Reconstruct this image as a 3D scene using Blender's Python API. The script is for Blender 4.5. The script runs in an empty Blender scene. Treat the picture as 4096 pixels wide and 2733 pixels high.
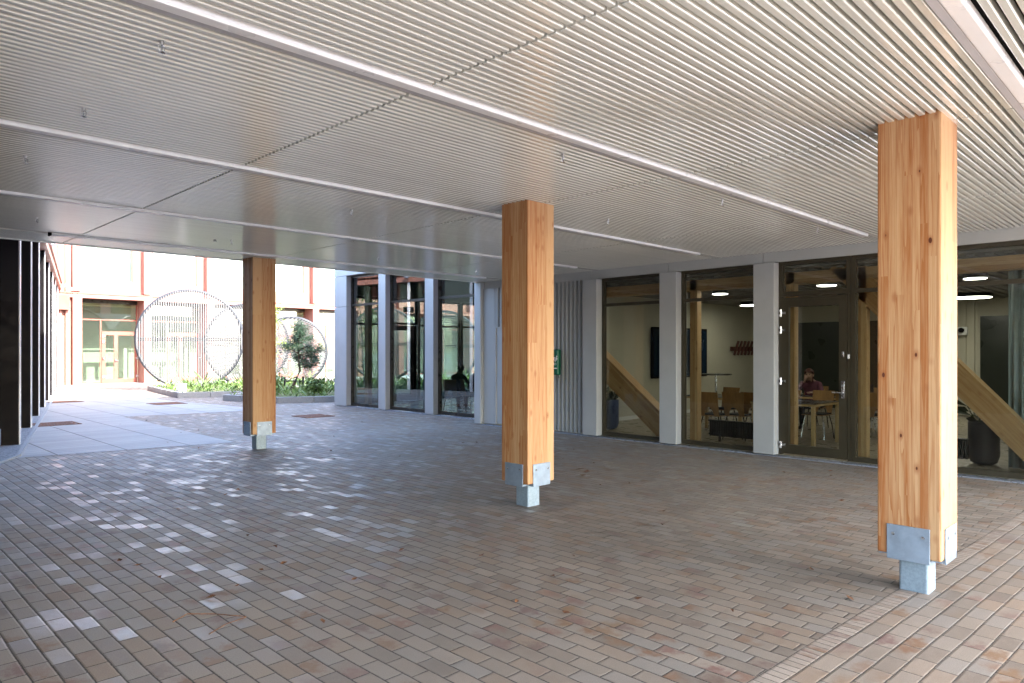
import bpy, bmesh, math, random
from mathutils import Vector, Matrix
R = math.radians
random.seed(7)
S = bpy.context.scene
col = S.collection

# ------------------------------------------------------------------ camera
cd = bpy.data.cameras.new("camera"); cam = bpy.data.objects.new("camera", cd); col.objects.link(cam)
cam.location = (0, 0, 1.6); cam.rotation_euler = (R(90), 0, R(-45))
cd.sensor_width = 36; cd.lens = 24.74; cd.shift_y = 0.0099
cd.clip_start = 0.05; cd.clip_end = 3000
S.camera = cam

# ------------------------------------------------------------------ light
SUN_EL = 40.0
TR = Vector((-0.20, 0.98, 0)).normalized()          # horizontal way the sunlight travels
W = bpy.data.worlds.new("World"); S.world = W; W.use_nodes = True
wn = W.node_tree; wn.nodes.clear()
sky = wn.nodes.new("ShaderNodeTexSky"); sky.sky_type = 'NISHITA'; sky.sun_disc = False
sky.sun_elevation = R(SUN_EL); sky.sun_rotation = math.atan2(-TR.x, -TR.y)
sky.dust_density = 1.8; sky.ozone_density = .8
bg = wn.nodes.new("ShaderNodeBackground"); bg.inputs[1].default_value = 0.15
wo = wn.nodes.new("ShaderNodeOutputWorld")
wn.links.new(sky.outputs[0], bg.inputs[0]); wn.links.new(bg.outputs[0], wo.inputs[0])
sl = bpy.data.lights.new("sun", 'SUN'); sl.energy = 2.0; sl.angle = R(0.5); sl.color = (1, .97, .93)
so = bpy.data.objects.new("sun", sl); col.objects.link(so)
dirv = Vector((TR.x * math.cos(R(SUN_EL)), TR.y * math.cos(R(SUN_EL)), -math.sin(R(SUN_EL))))
so.rotation_euler = dirv.to_track_quat('-Z', 'Y').to_euler(); so.location = (3, -20, 30)
S.view_settings.view_transform = 'Standard'; S.view_settings.look = 'None'
S.view_settings.exposure = 3.65; S.view_settings.gamma = 1
S.cycles.max_bounces = 10; S.cycles.diffuse_bounces = 5; S.cycles.glossy_bounces = 4
S.cycles.transparent_max_bounces = 16; S.cycles.transmission_bounces = 6
S.cycles.caustics_reflective = False; S.cycles.caustics_refractive = False
S.cycles.sample_clamp_indirect = 8

# ------------------------------------------------------------------ node helper
class G:
    def __init__(s, name):
        s.m = bpy.data.materials.new(name); s.m.use_nodes = True
        s.t = s.m.node_tree; s.b = s.t.nodes['Principled BSDF']; s.out = s.t.nodes['Material Output']
    def n(s, typ, ins=None, **kw):
        nd = s.t.nodes.new(typ)
        for k, v in kw.items(): setattr(nd, k, v)
        for k, v in (ins or {}).items(): s.set(nd.inputs[k], v)
        return nd
    def set(s, sock, v):
        if isinstance(v, bpy.types.NodeSocket): s.t.links.new(v, sock)
        else: sock.default_value = v
    def M(s, op, a, b=0.0, c=0.0, clamp=False):
        nd = s.n('ShaderNodeMath', operation=op, use_clamp=clamp)
        for i, v in enumerate((a, b, c)): s.set(nd.inputs[i], v)
        return nd.outputs[0]
    def xyz(s, v):
        nd = s.n('ShaderNodeSeparateXYZ', {0: v}); return nd.outputs
    def comb(s, x, y, z=0.0):
        return s.n('ShaderNodeCombineXYZ', {0: x, 1: y, 2: z}).outputs[0]
    def obj(s): return s.n('ShaderNodeTexCoord').outputs['Object']
    def noise(s, vec, scale, detail=3, rough=.5):
        return s.n('ShaderNodeTexNoise', {'Vector': vec, 'Scale': scale, 'Detail': detail, 'Roughness': rough}).outputs[0]
    def white(s, vec):
        return s.n('ShaderNodeTexWhiteNoise', {'Vector': vec}, noise_dimensions='3D').outputs
    def mix(s, f, a, b, bt='MIX'):
        nd = s.n('ShaderNodeMix', data_type='RGBA', blend_type=bt)
        s.set(nd.inputs[0], f); s.set(nd.inputs[6], a); s.set(nd.inputs[7], b); return nd.outputs[2]
    def ramp(s, f, stops, interp='LINEAR'):
        nd = s.n('ShaderNodeValToRGB', {0: f}); e = nd.color_ramp; e.interpolation = interp
        while len(e.elements) < len(stops): e.elements.new(.5)
        for el, (p, c) in zip(e.elements, stops): el.position = p; el.color = c if len(c) == 4 else (*c, 1)
        return nd.outputs[0]
    def mr(s, v, a, b, c=0., d=1.):
        nd = s.n('ShaderNodeMapRange', {0: v, 1: a, 2: b, 3: c, 4: d}, interpolation_type='SMOOTHSTEP'); return nd.outputs[0]
    def bump(s, h, dist=.002, st=1.0):
        return s.n('ShaderNodeBump', {'Height': h, 'Distance': dist, 'Strength': st}).outputs[0]
    def P(s, **kw):
        for k, v in kw.items(): s.set(s.b.inputs[k.replace('_', ' ')], v)
        return s.m

def c4(c): return (c[0], c[1], c[2], 1)
def pm(name, c, rough=.5, metal=0., var=.12, scale=3., bump=0., spec=.5, rv=.1, stretch=(1, 1, 1)):
    g = G(name); o = g.obj()
    v = g.n('ShaderNodeMapping', {'Vector': o, 'Scale': stretch}).outputs[0]
    f = g.noise(v, scale, 5, .6)
    a = c4([x * (1 - var) for x in c]); b = c4([min(1, x * (1 + var)) for x in c])
    g.P(Base_Color=g.mix(g.mr(f, .3, .7), a, b), Metallic=metal, Specular_IOR_Level=spec,
        Roughness=g.mr(g.noise(v, scale * 2.3, 3), .3, .7, max(0, rough - rv), min(1, rough + rv)))
    if name == 'ceiling_metal': g.P(Coat_Weight=.7, Coat_Roughness=.16)
    if bump: g.P(Normal=g.bump(g.noise(v, scale * 25, 4), bump))
    return g.m
def emit(name, c, st):
    g = G(name); g.P(Base_Color=c4(c), Emission_Color=c4(c), Emission_Strength=st, Roughness=.5); return g.m
def glass(name, tint, base=.05, gain=.9):
    g = G(name); lw = g.n('ShaderNodeLayerWeight', {'Blend': .5}).outputs['Facing']
    f = g.M('ADD', g.M('MULTIPLY', g.M('POWER', lw, 4.0), gain), base, clamp=True)
    tr = g.n('ShaderNodeBsdfTransparent', {0: c4(tint)}); gl = g.n('ShaderNodeBsdfGlossy', {0: (1, 1, 1, 1), 'Roughness': .0})
    ms = g.n('ShaderNodeMixShader', {0: f, 1: tr.outputs[0], 2: gl.outputs[0]})
    g.t.links.new(ms.outputs[0], g.out.inputs[0]); return g.m

# ---- wood: glued lamellas stacked along local Y, grain along local Z
def wood(name, pale, deep, lam=.045, knot=.5, contrast=1.0):
    g = G(name); o = g.obj(); rnd = g.n('ShaderNodeObjectInfo').outputs['Random']
    x, y, z = g.xyz(o)[:3]
    wob = g.M('MULTIPLY', g.M('SUBTRACT', g.noise(g.comb(rnd, 0.0, z), .7, 2), .5), .0)
    yl = g.M('DIVIDE', g.M('ADD', g.M('ADD', y, wob), .0225), lam)
    idn = g.M('FLOOR', yl); fy = g.M('FRACT', yl)
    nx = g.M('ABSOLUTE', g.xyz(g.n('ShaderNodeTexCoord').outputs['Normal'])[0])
    bx = g.M('FLOOR', g.M('DIVIDE', g.M('ADD', g.M('ADD', x, .2), g.M('MULTIPLY', g.white(g.comb(idn, rnd, 1.7))[0], .06)), .155))
    idn = g.M('ADD', idn, g.M('MULTIPLY', bx, 17.0))
    w1 = g.white(g.comb(idn, rnd, 3.1)); w1v = w1[0]
    seg = g.M('FLOOR', g.M('DIVIDE', g.M('ADD', z, g.M('MULTIPLY', w1v, 3.0)), 2.1))
    w2 = g.white(g.comb(idn, g.M('ADD', rnd, seg), 7.7)); tone = g.M('ADD', g.M('MULTIPLY', w1v, .7), g.M('MULTIPLY', w2[0], .3))
    rc = g.xyz(w2[1])
    off = g.n('ShaderNodeVectorMath', {0: w2[1], 1: (40, 40, 40)}, operation='MULTIPLY').outputs[0]
    q = g.n('ShaderNodeVectorMath', {0: o, 1: (1, 1, .045)}, operation='MULTIPLY').outputs[0]
    q = g.n('ShaderNodeVectorMath', {0: q, 1: off}, operation='ADD').outputs[0]
    low = g.noise(q, 8.0, 3, .55); fine = g.noise(q, 130., 3, .65); mid = g.noise(q, 34., 4, .65)
    cx = g.M('SUBTRACT', x, g.M('MULTIPLY', g.M('SUBTRACT', rc[0], .5), .5)); cy = g.M('ADD', g.M('MULTIPLY', fy, lam), g.M('MULTIPLY', rc[1], .12))
    d = g.M('SQRT', g.M('ADD', g.M('MULTIPLY', cx, cx), g.M('MULTIPLY', cy, cy)))
    d = g.M('ADD', d, g.M('MULTIPLY', low, .22))
    ring = g.M('FRACT', g.M('MULTIPLY', d, 46.0)); ring = g.M('POWER', ring, 2.6)
    # knots
    kv = g.n('ShaderNodeVectorMath', {0: g.n('ShaderNodeVectorMath', {0: o, 1: (10.5, 10.5, 5.6)}, operation='MULTIPLY').outputs[0],
                                      1: g.comb(g.M('MULTIPLY', rnd, 31.0), 3.3, g.M('MULTIPLY', rnd, 17.0))}, operation='ADD').outputs[0]
    vo = g.n('ShaderNodeTexVoronoi', {'Vector': kv, 'Scale': 1.0, 'Randomness': 1.0}); kd = vo.outputs['Distance']
    kr = g.xyz(vo.outputs['Color']); gate = g.M('GREATER_THAN', kr[0], 1 - knot)
    size = g.M('ADD', .015, g.M('MULTIPLY', g.M('POWER', kr[1], 2.0), .10))
    core = g.M('MULTIPLY', g.M('SUBTRACT', 1.0, g.mr(g.M('SUBTRACT', kd, size), -.02, .02)), gate)
    halo = g.M('MULTIPLY', g.M('SUBTRACT', 1.0, g.mr(kd, .05, .30)), g.M('MULTIPLY', gate, .55))
    f = g.M('ADD', g.M('MULTIPLY', ring, .55 * contrast), g.M('MULTIPLY', g.M('SUBTRACT', mid, .42), 1.5 * contrast))
    f = g.M('ADD', f, g.M('MULTIPLY', g.M('SUBTRACT', tone, .42), 1.15 * contrast))
    f = g.M('ADD', f, g.M('MULTIPLY', g.M('SUBTRACT', fine, .5), .7))
    f = g.M('ADD', f, g.M('MULTIPLY', g.M('SUBTRACT', nx, .45), .34), clamp=True)  # X faces toned deeper: lamella edge grain plus painted side shade
    base = g.mix(f, c4(pale), c4(deep))
    base = g.mix(halo, base, c4([deep[0] * .8, deep[1] * .62, deep[2] * .55]))
    base = g.mix(core, base, c4([deep[0] * .28, deep[1] * .16, deep[2] * .14]))
    edge = g.M('MINIMUM', fy, g.M('SUBTRACT', 1.0, fy))
    line = g.M('SUBTRACT', 1.0, g.mr(edge, .0, .035))
    base = g.mix(g.M('MULTIPLY', line, .55), base, c4([deep[0] * .6, deep[1] * .5, deep[2] * .45]))
    g.P(Base_Color=base, Roughness=.55, Specular_IOR_Level=.35, Normal=g.bump(g.M('ADD', g.M('MULTIPLY', ring, .5), fine), .0008))
    return g.m

# ---- clay pavers: rows along local X, pitch RY; unit length LX
def pavers(name, RY=.11, LX=.215, joint=.0050, cross=.0034, offr=.5, tint=1.0, pal=None, gloss=.15):
    g = G(name); o = g.obj()
    dn = g.n('ShaderNodeTexNoise', {'Vector': o, 'Scale': 38., 'Detail': 2}); dj = g.xyz(dn.outputs[1])
    lowd = g.n('ShaderNodeTexNoise', {'Vector': o, 'Scale': 1.3, 'Detail': 1}); lo = g.xyz(lowd.outputs[1])
    x, y, z = g.xyz(o)[:3]
    x = g.M('ADD', x, g.M('MULTIPLY', g.M('SUBTRACT', dj[0], .5), .006))
    y = g.M('ADD', y, g.M('ADD', g.M('MULTIPLY', g.M('SUBTRACT', dj[1], .5), .004), g.M('MULTIPLY', g.M('SUBTRACT', lo[1], .5), .018)))
    yr = g.M('DIVIDE', y, RY); row = g.M('FLOOR', yr); fy = g.M('FRACT', yr)
    rr = g.white(g.comb(row, 5.5, 1.0))[0]
    off = g.M('ADD', g.M('MULTIPLY', g.M('MODULO', g.M('ABSOLUTE', row), 2.0), offr), g.M('MULTIPLY', rr, .22))
    xr = g.M('ADD', g.M('DIVIDE', x, LX), off); cl = g.M('FLOOR', xr); fx = g.M('FRACT', xr)
    ey = g.M('MULTIPLY', g.M('MINIMUM', fy, g.M('SUBTRACT', 1.0, fy)), RY)
    ex = g.M('MULTIPLY', g.M('MINIMUM', fx, g.M('SUBTRACT', 1.0, fx)), LX)
    jy = g.mr(ey, joint * .55, joint * 1.1); jx = g.mr(ex, cross * .5, cross * 1.6)
    body = g.M('MULTIPLY', jy, jx)
    wv = g.white(g.comb(row, cl, 2.0)); r1 = wv[0]; rc = g.xyz(wv[1])
    wv2 = g.xyz(g.white(g.comb(row, cl, 9.0))[1])
    pal = pal or [(0, (.15, .132, .115)), (.2, (.215, .19, .165)), (.45, (.265, .24, .21)), (.6, (.235, .235, .23)), (.75, (.285, .25, .215)), (.88, (.225, .165, .115)), (1, (.33, .30, .265))]
    tone = g.ramp(r1, pal)
    big = g.noise(o, .55, 3, .6); sm = g.noise(o, 22., 4, .65); gr = g.noise(o, 160., 3, .7)
    # burnt / flashed bricks: soft stains inside single bricks, in drifts
    drift = g.mr(g.noise(o, .8, 2), .50, .66)
    sx = g.M('ADD', g.M('ABSOLUTE', g.M('SUBTRACT', fx, rc[1])), g.M('MULTIPLY', g.M('SUBTRACT', sm, .5), .9))
    sy = g.M('ADD', g.M('ABSOLUTE', g.M('SUBTRACT', fy, rc[2])), g.M('MULTIPLY', g.M('SUBTRACT', sm, .5), .6))
    st = g.M('SUBTRACT', 1.0, g.mr(g.M('ADD', sx, g.M('MULTIPLY', sy, .6)), .12, .75))
    gate = g.mr(g.M('ADD', wv2[0], g.M('MULTIPLY', drift, .40)), .68, .95)
    stc = g.ramp(wv2[1], [(0, (.17, .075, .03)), (.4, (.20, .11, .045)), (.6, (.19, .085, .07)), (.8, (.14, .075, .075)), (1, (.11, .075, .05))])
    colr = g.mix(g.M('MULTIPLY', g.M('MULTIPLY', st, gate), 1.0), tone, stc)
    colr = g.mix(1.0, colr, (.99, .93, .87, 1), 'MULTIPLY')
    colr = g.mix(g.mr(sm, .25, .8, 0, .38), colr, (.36, .32, .28, 1))
    colr = g.mix(g.mr(gr, .2, .8, .0, .5), colr, (.12, .10, .085, 1))
    colr = g.mix(g.mr(big, .35, .7, 0, .30), colr, (.17, .15, .13, 1))
    grit = g.M('GREATER_THAN', g.noise(o, 150., 2, .8), .70)
    colr = g.mix(g.M('MULTIPLY', grit, .55), colr, (.42, .38, .33, 1))
    colr = g.mix(g.M('MULTIPLY', g.M('GREATER_THAN', g.noise(g.n('ShaderNodeVectorMath', {0: o, 1: (9, 4, 0)}, operation='ADD').outputs[0], 95., 2, .8), .70), .6), colr, (.07, .055, .045, 1))
    sp = g.noise(o, 330., 1)
    jc = g.mix(g.M('GREATER_THAN', sp, .63), (.035, .031, .028, 1), (.34, .30, .25, 1))
    base = g.mix(body, jc, colr)
    if tint != 1.0: base = g.mix(1.0, base, (tint, tint, tint, 1), 'MULTIPLY')
    glz = g.mr(g.M('ADD', wv2[2], g.M('MULTIPLY', g.mr(g.noise(o, 1.1, 2), .35, .65), .22)), 1.0 - gloss * 1.6, 1.18)
    rg = g.mix(glz, g.comb(g.M('ADD', .52, g.M('MULTIPLY', rc[0], .14)), 0, 0), g.comb(.33, 0, 0))
    rough = g.M('ADD', g.M('ADD', g.xyz(rg)[0], g.M('MULTIPLY', g.M('SUBTRACT', gr, .5), .25)), g.M('MULTIPLY', g.M('SUBTRACT', sm, .42), .45))
    rough = g.mix(body, (.95, .95, .95, 1), g.comb(rough, rough, rough))
    tx = g.M('MULTIPLY', g.M('MULTIPLY', g.M('SUBTRACT', rc[1], .5), fx), .5); ty = g.M('MULTIPLY', g.M('MULTIPLY', g.M('SUBTRACT', rc[2], .5), fy), .5)
    edge = g.M('MULTIPLY', g.mr(ey, joint * .4, joint + .008), g.mr(ex, cross * .4, cross + .007))
    h = g.M('ADD', g.M('ADD', tx, ty), g.M('ADD', g.M('MULTIPLY', edge, .65), g.M('ADD', g.M('MULTIPLY', gr, .14), g.M('MULTIPLY', sm, .22))))
    g.P(Base_Color=base, Roughness=g.xyz(rough)[0], Specular_IOR_Level=g.M('ADD', .46, g.M('MULTIPLY', glz, .3)), Normal=g.bump(h, .0032, .8))
    return g.m

def slabs(name):
    g = G(name); o = g.obj(); x, y, z = g.xyz(o)[:3]
    PX, PY = .94, .235
    fx = g.M('FRACT', g.M('DIVIDE', g.M('ADD', x, .0), PX)); fy = g.M('FRACT', g.M('DIVIDE', y, PY))
    ix = g.M('FLOOR', g.M('DIVIDE', x, PX)); iy = g.M('FLOOR', g.M('DIVIDE', y, PY))
    ex = g.M('MULTIPLY', g.M('MINIMUM', fx, g.M('SUBTRACT', 1.0, fx)), PX); ey = g.M('MULTIPLY', g.M('MINIMUM', fy, g.M('SUBTRACT', 1.0, fy)), PY)
    jx = g.mr(ex, .006, .016); jy = g.mr(ey, .003, .009)
    r = g.white(g.comb(ix, iy, 1.0))[0]
    n1 = g.noise(o, 9., 5, .65); n2 = g.noise(o, 1.1, 3)
    c = g.ramp(r, [(0, (.27, .265, .255)), (1, (.35, .34, .325))]); c = g.mix(g.mr(n1, .3, .75, 0, .35), c, (.24, .235, .23, 1))
    c = g.mix(g.mr(n2, .4, .7, 0, .3), c, (.26, .25, .24, 1))
    c = g.mix(jy, (.17, .165, .16, 1), c); c = g.mix(jx, (.05, .05, .05, 1), c)
    g.P(Base_Color=c, Roughness=.6, Normal=g.bump(g.M('ADD', g.M('MULTIPLY', jx, jy), g.M('MULTIPLY', n1, .2)), .005))
    return g.m

M = {}
M['paver'] = pavers("clay_pavers"); M['header'] = pavers("header_pavers", .112, .056, .004, .0028, 0.0, 1.12, gloss=.1, pal=[(0, (.20, .16, .13)), (.15, (.31, .28, .25)), (.8, (.37, .34, .31)), (1, (.22, .16, .14))])
M['paver_b'] = pavers("clay_pavers_wide", .112, .215, .0038, .003, .5, 1.12, gloss=.04)
M['slab'] = slabs("concrete_slabs")
M['ground'] = pm("plaza_paving", (.45, .45, .44), .8, var=.2, scale=.8)
M['gravel'] = pm("gravel", (.30, .30, .31), .9, var=.45, scale=45, bump=.01)
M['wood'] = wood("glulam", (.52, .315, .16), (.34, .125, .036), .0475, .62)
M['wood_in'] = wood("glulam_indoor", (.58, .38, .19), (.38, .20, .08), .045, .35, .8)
M['slat'] = pm("ceiling_metal", (.71, .72, .675), .22, .0, .05, 17, spec=.5, rv=.04, stretch=(.02, 1, .05))
M['trim_grey'] = pm("grey_panel", (.42, .425, .41), .42, 0, .05, 1.2, rv=.06)
M['pil'] = pm("pilaster_panel", (.40, .41, .41), .40, 0, .05, 1.5, rv=.06)
M['rib'] = pm("ribbed_cladding", (.40, .405, .40), .33, .0, .02, 1, rv=.02)
M['black'] = pm("black_backing", (.008, .008, .008), .95, var=.1, spec=.1)
M['galv'] = pm("galvanised_steel", (.30, .37, .46), .40, .5, .14, 9, .0004, rv=.08)
M['galv_stub'] = pm("galvanised_post", (.27, .34, .40), .5, .35, .12, 60, .0004, rv=.08)
M['bolt'] = pm("bolt_steel", (.45, .47, .5), .3, .9, .1, 20)
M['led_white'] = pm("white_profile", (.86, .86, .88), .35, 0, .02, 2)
M['led_grey'] = pm("grey_profile", (.50, .50, .54), .45, 0, .03, 2)
M['frame'] = pm("bronze_frame", (.048, .040, .024), .38, .25, .1, 3, rv=.05)
M['frame_dk'] = pm("dark_frame", (.035, .030, .022), .35, .3, .1, 3)
M['glass'] = glass("window_glass", (.80, .82, .79), .035, .75)
M['glass_l'] = glass("window_glass_cool", (.50, .56, .55), .10, .85)
M['glass_p'] = glass("window_glass_court", (.75, .82, .78), .12, .85)
M['glass_dark'] = glass("wall_glass", (.10, .11, .12), .06, .94)
M['steel'] = pm("brushed_steel", (.62, .62, .63), .25, .95, .08, 8)
M['maroon'] = pm("maroon_metal", (.085, .040, .038), .5, .0, .15, 2)
M['dark_metal_shaded_fin'] = pm("black_metal_shaded_fin", (.006, .0045, .005), .5, 0, .15, 2, spec=.12)
M['terra'] = pm("terracotta_panel", (.34, .148, .112), .5, 0, .08, .7)
M['terra_d'] = pm("terracotta_frame", (.27, .075, .05), .5, 0, .08, 1)
M['cream'] = pm("cream_plaster", (.55, .52, .42), .8, 0, .05, 1)
M['floor_in'] = pm("vinyl_floor", (.34, .30, .22), .35, 0, .12, 2)
M['floor_wing'] = pm("dark_floor", (.05, .06, .09), .3, 0, .12, 2)
M['glass_far'] = glass("far_glass", (.85, .93, .92), .04, .7)
M['ceil_in'] = pm("indoor_ceiling", (.20, .185, .16), .7, 0, .1, 2)
M['board'] = pm("dark_green_board", (.022, .028, .020), .35, 0, .2, .6)
M['screen'] = pm("dark_screen", (.008, .022, .045), .18, 0, .2, .7)
M['curtain'] = pm("grey_blue_curtain", (.30, .36, .37), .9, 0, .1, 4)
M['white_and_sky_sheet'] = pm("white_paint_and_sky", (.8, .8, .78), .8, 0, .02, 2)
M['radiator'] = pm("black_radiator", (.015, .015, .014), .4, .2, .2, 5)
M['chair_wood'] = pm("beech_veneer", (.30, .16, .055), .4, 0, .18, 3, stretch=(6, 6, 1))
M['seatpad'] = pm("black_seatpad", (.01, .01, .01), .8, 0, .2, 9)
M['tabletop'] = pm("black_linoleum", (.028, .028, .028), .28, 0, .1, 4)
M['birch'] = pm("birch_edge", (.52, .36, .17), .45, 0, .12, 3)
M['planter'] = pm("black_planter", (.012, .014, .020), .4, 0, .15, 4)
M['planter_b'] = pm("navy_planter", (.018, .03, .075), .35, 0, .15, 4)
M['lamp'] = emit("lamp_glow", (1, .95, .84), 2.6)
M['green'] = pm("green_enamel", (.0, .12, .06), .35, 0, .05, 4)
M['white'] = pm("white_print", (.85, .85, .85), .5, 0, .02, 4)
M['red'] = pm("red_bulb", (.25, .01, .01), .2, 0, .05, 9)
M['corten'] = pm("rusty_steel", (.20, .09, .055), .8, .2, .35, 18, .002)
M['granite'] = pm("granite_kerb", (.28, .285, .29), .7, 0, .2, 60, .001)
M['soil'] = pm("soil", (.06, .045, .03), .95, 0, .4, 12, .01)
M['moss'] = pm("mossy_soil", (.11, .12, .05), .95, 0, .5, 9, .012)
M['leaf'] = pm("leaf_green", (.12, .19, .045), .5, 0, .5, 1.3)
M['leaf_y'] = pm("leaf_yellow_green", (.26, .34, .06), .5, 0, .35, 1.5)
M['needle'] = pm("pine_needles", (.022, .050, .022), .6, 0, .45, 3)
M['bark'] = pm("bark", (.07, .045, .03), .9, 0, .35, 12, .006)
M['bark_l'] = pm("pale_bark", (.42, .38, .32), .8, 0, .3, 12, .003)
M['post_blk'] = pm("charred_post", (.012, .011, .012), .8, 0, .3, 9)
M['ring'] = pm("ring_steel", (.03, .032, .038), .45, .2, .1, 3)
M['rslat'] = pm("pale_slat", (.12, .118, .115), .55, 0, .08, 5)
M['dryleaf'] = pm("dry_leaf", (.14, .06, .025), .8, 0, .5, 30)
M['skin'] = pm("skin", (.42, .25, .18), .5, 0, .08, 6)
M['hair_red'] = pm("auburn_hair", (.09, .022, .012), .5, 0, .3, 25)
M['hair_blk'] = pm("black_hair", (.010, .008, .008), .45, 0, .3, 25)
M['cl_pink'] = pm("dusty_pink_cloth", (.17, .06, .09), .85, 0, .2, 9)
M['cl_blk'] = pm("black_cloth", (.010, .010, .012), .85, 0, .2, 9)
M['cl_grn'] = pm("dark_green_cloth", (.02, .04, .035), .85, 0, .2, 9)
M['plant_dk'] = pm("houseplant_leaf", (.018, .035, .012), .4, 0, .5, 5)
M['plant_cr'] = pm("cream_leaf", (.34, .30, .16), .5, 0, .25, 8)
M['conc'] = pm("roof_concrete", (.32, .31, .30), .8, 0, .1, 2)
M['sill'] = pm("aluminium_sill", (.38, .42, .50), .35, .5, .1, 6)

# ------------------------------------------------------------------ mesh helper
def wl(p):
    v = Vector((0, 0, 0))
    while p: v += Vector(p.location); p = p.parent
    return v
class B:
    def __init__(s): s.v = []; s.f = []
    def add(s, vs, fs):
        k = len(s.v); s.v += [Vector(v) for v in vs]; s.f += [tuple(i + k for i in f) for f in fs]; return s
    def box(s, x0, x1, y0, y1, z0, z1):
        return s.add([(x0, y0, z0), (x1, y0, z0), (x1, y1, z0), (x0, y1, z0), (x0, y0, z1), (x1, y0, z1), (x1, y1, z1), (x0, y1, z1)],
                     [(0, 3, 2, 1), (4, 5, 6, 7), (0, 1, 5, 4), (1, 2, 6, 5), (2, 3, 7, 6), (3, 0, 4, 7)])
    def obox(s, c, ax, ay, az):     # oriented box: centre and half axes
        c, ax, ay, az = map(Vector, (c, ax, ay, az)); P = []
        for k in (-1, 1):
            for i, j in ((-1, -1), (1, -1), (1, 1), (-1, 1)): P.append(c + ax * i + ay * j + az * k)
        return s.add(P, [(0, 3, 2, 1), (4, 5, 6, 7), (0, 1, 5, 4), (1, 2, 6, 5), (2, 3, 7, 6), (3, 0, 4, 7)])
    def bar(s, a, b, w, h, up=(0, 0, 1)):
        a, b = Vector(a), Vector(b); d = (b - a); u = d.normalized(); n = u.cross(Vector(up))
        if n.length < 1e-4: n = u.cross(Vector((1, 0, 0)))
        n.normalize(); t = n.cross(u)
        return s.obox((a + b) / 2, d / 2, n * w / 2, t * h / 2)
    def tube(s, pts, r, n=10, closed=False, cap=True):
        pts = [Vector(p) for p in pts]; N = len(pts); rs = r if isinstance(r, (list, tuple)) else [r] * N
        k = len(s.v); ref = Vector((0, 0, 1))
        for i, p in enumerate(pts):
            if closed: t = pts[(i + 1) % N] - pts[i - 1]
            else: t = pts[min(i + 1, N - 1)] - pts[max(i - 1, 0)]
            t.normalize()
            if abs(t.dot(ref)) > .95: ref = Vector((1, 0, 0)) if abs(t.x) < .9 else Vector((0, 1, 0))
            a = t.cross(ref).normalized(); b = t.cross(a); ref = -(t.cross(a)).cross(t).cross(t) if False else ref
            for j in range(n):
                th = 2 * math.pi * j / n; s.v.append(p + (a * math.cos(th) + b * math.sin(th)) * rs[i])
        for i in range(N if closed else N - 1):
            for j in range(n):
                a0 = k + i * n + j; a1 = k + i * n + (j + 1) % n; i2 = (i + 1) % N
                b0 = k + i2 * n + j; b1 = k + i2 * n + (j + 1) % n
                s.f.append((a0, a1, b1, b0))
        if cap and not closed:
            s.f.append(tuple(k + j for j in range(n))[::-1]); s.f.append(tuple(k + (N - 1) * n + j for j in range(n)))
        return s
    def lathe(s, c, prof, n=24):
        k = len(s.v); c = Vector(c)
        for r, z in prof:
            for j in range(n):
                th = 2 * math.pi * j / n; s.v.append(c + Vector((r * math.cos(th), r * math.sin(th), z)))
        for i in range(len(prof) - 1):
            for j in range(n):
                s.f.append((k + i * n + j, k + i * n + (j + 1) % n, k + (i + 1) * n + (j + 1) % n, k + (i + 1) * n + j))
        s.f.append(tuple(k + j for j in range(n))[::-1]); s.f.append(tuple(k + (len(prof) - 1) * n + j for j in range(n)))
        return s
    def prism(s, poly, z0, z1):
        k = len(s.v); n = len(poly)
        for z in (z0, z1):
            for x, y in poly: s.v.append(Vector((x, y, z)))
        s.f.append(tuple(k + j for j in range(n))[::-1]); s.f.append(tuple(k + n + j for j in range(n)))
        for j in range(n): s.f.append((k + j, k + (j + 1) % n, k + n + (j + 1) % n, k + n + j))
        return s
    def sheet(s, poly, z):
        k = len(s.v)
        for x, y in poly: s.v.append(Vector((x, y, z)))
        s.f.append(tuple(k + j for j in range(len(poly)))); return s
    def build(s, name, mat, parent=None, local=False, bevel=0, smooth=False, seg=2):
        o0 = Vector((0, 0, 0)) if (local or not parent) else wl(parent)
        me = bpy.data.meshes.new(name); me.from_pydata([tuple(v - o0) for v in s.v], [], s.f); me.update()
        if isinstance(mat, str): mat = M[mat]
        me.materials.append(mat)
        o = bpy.data.objects.new(name, me); col.objects.link(o)
        if parent: o.parent = parent
        bm = bmesh.new(); bm.from_mesh(me); bmesh.ops.recalc_face_normals(bm, faces=bm.faces); bm.to_mesh(me); bm.free()
        if smooth:
            for p in me.polygons: p.use_smooth = True
            try: me.set_sharp_from_angle(angle=R(40))
            except Exception: pass
        if bevel:
            md = o.modifiers.new("b", 'BEVEL'); md.width = bevel; md.segments = seg; md.limit_method = 'ANGLE'; md.angle_limit = R(40)
        return o
def tag(o, label=None, cat=None, group=None, kind=None):
    if label: o['label'] = label
    if cat: o['category'] = cat
    if group: o['group'] = group
    if kind: o['kind'] = kind
    return o
def thing(name, label, cat, loc=(0, 0, 0), rz=0, group=None):
    o = bpy.data.objects.new(name, None); col.objects.link(o); o.location = loc; o.rotation_euler = (0, 0, rz); o.empty_display_size = .2
    return tag(o, label, cat, group)
def dup(root, loc, rz=None, label=None):
    def cp(o, par):
        c = o.copy(); col.objects.link(c)
        if par: c.parent = par
        for ch in list(o.children): cp(ch, c)
        return c
    r = cp(root, None); r.location = loc
    if rz is not None: r.rotation_euler = (0, 0, rz)
    if label: r['label'] = label
    return r
def struct(b, name, mat): return tag(b.build(name, mat), kind='structure')

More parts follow.
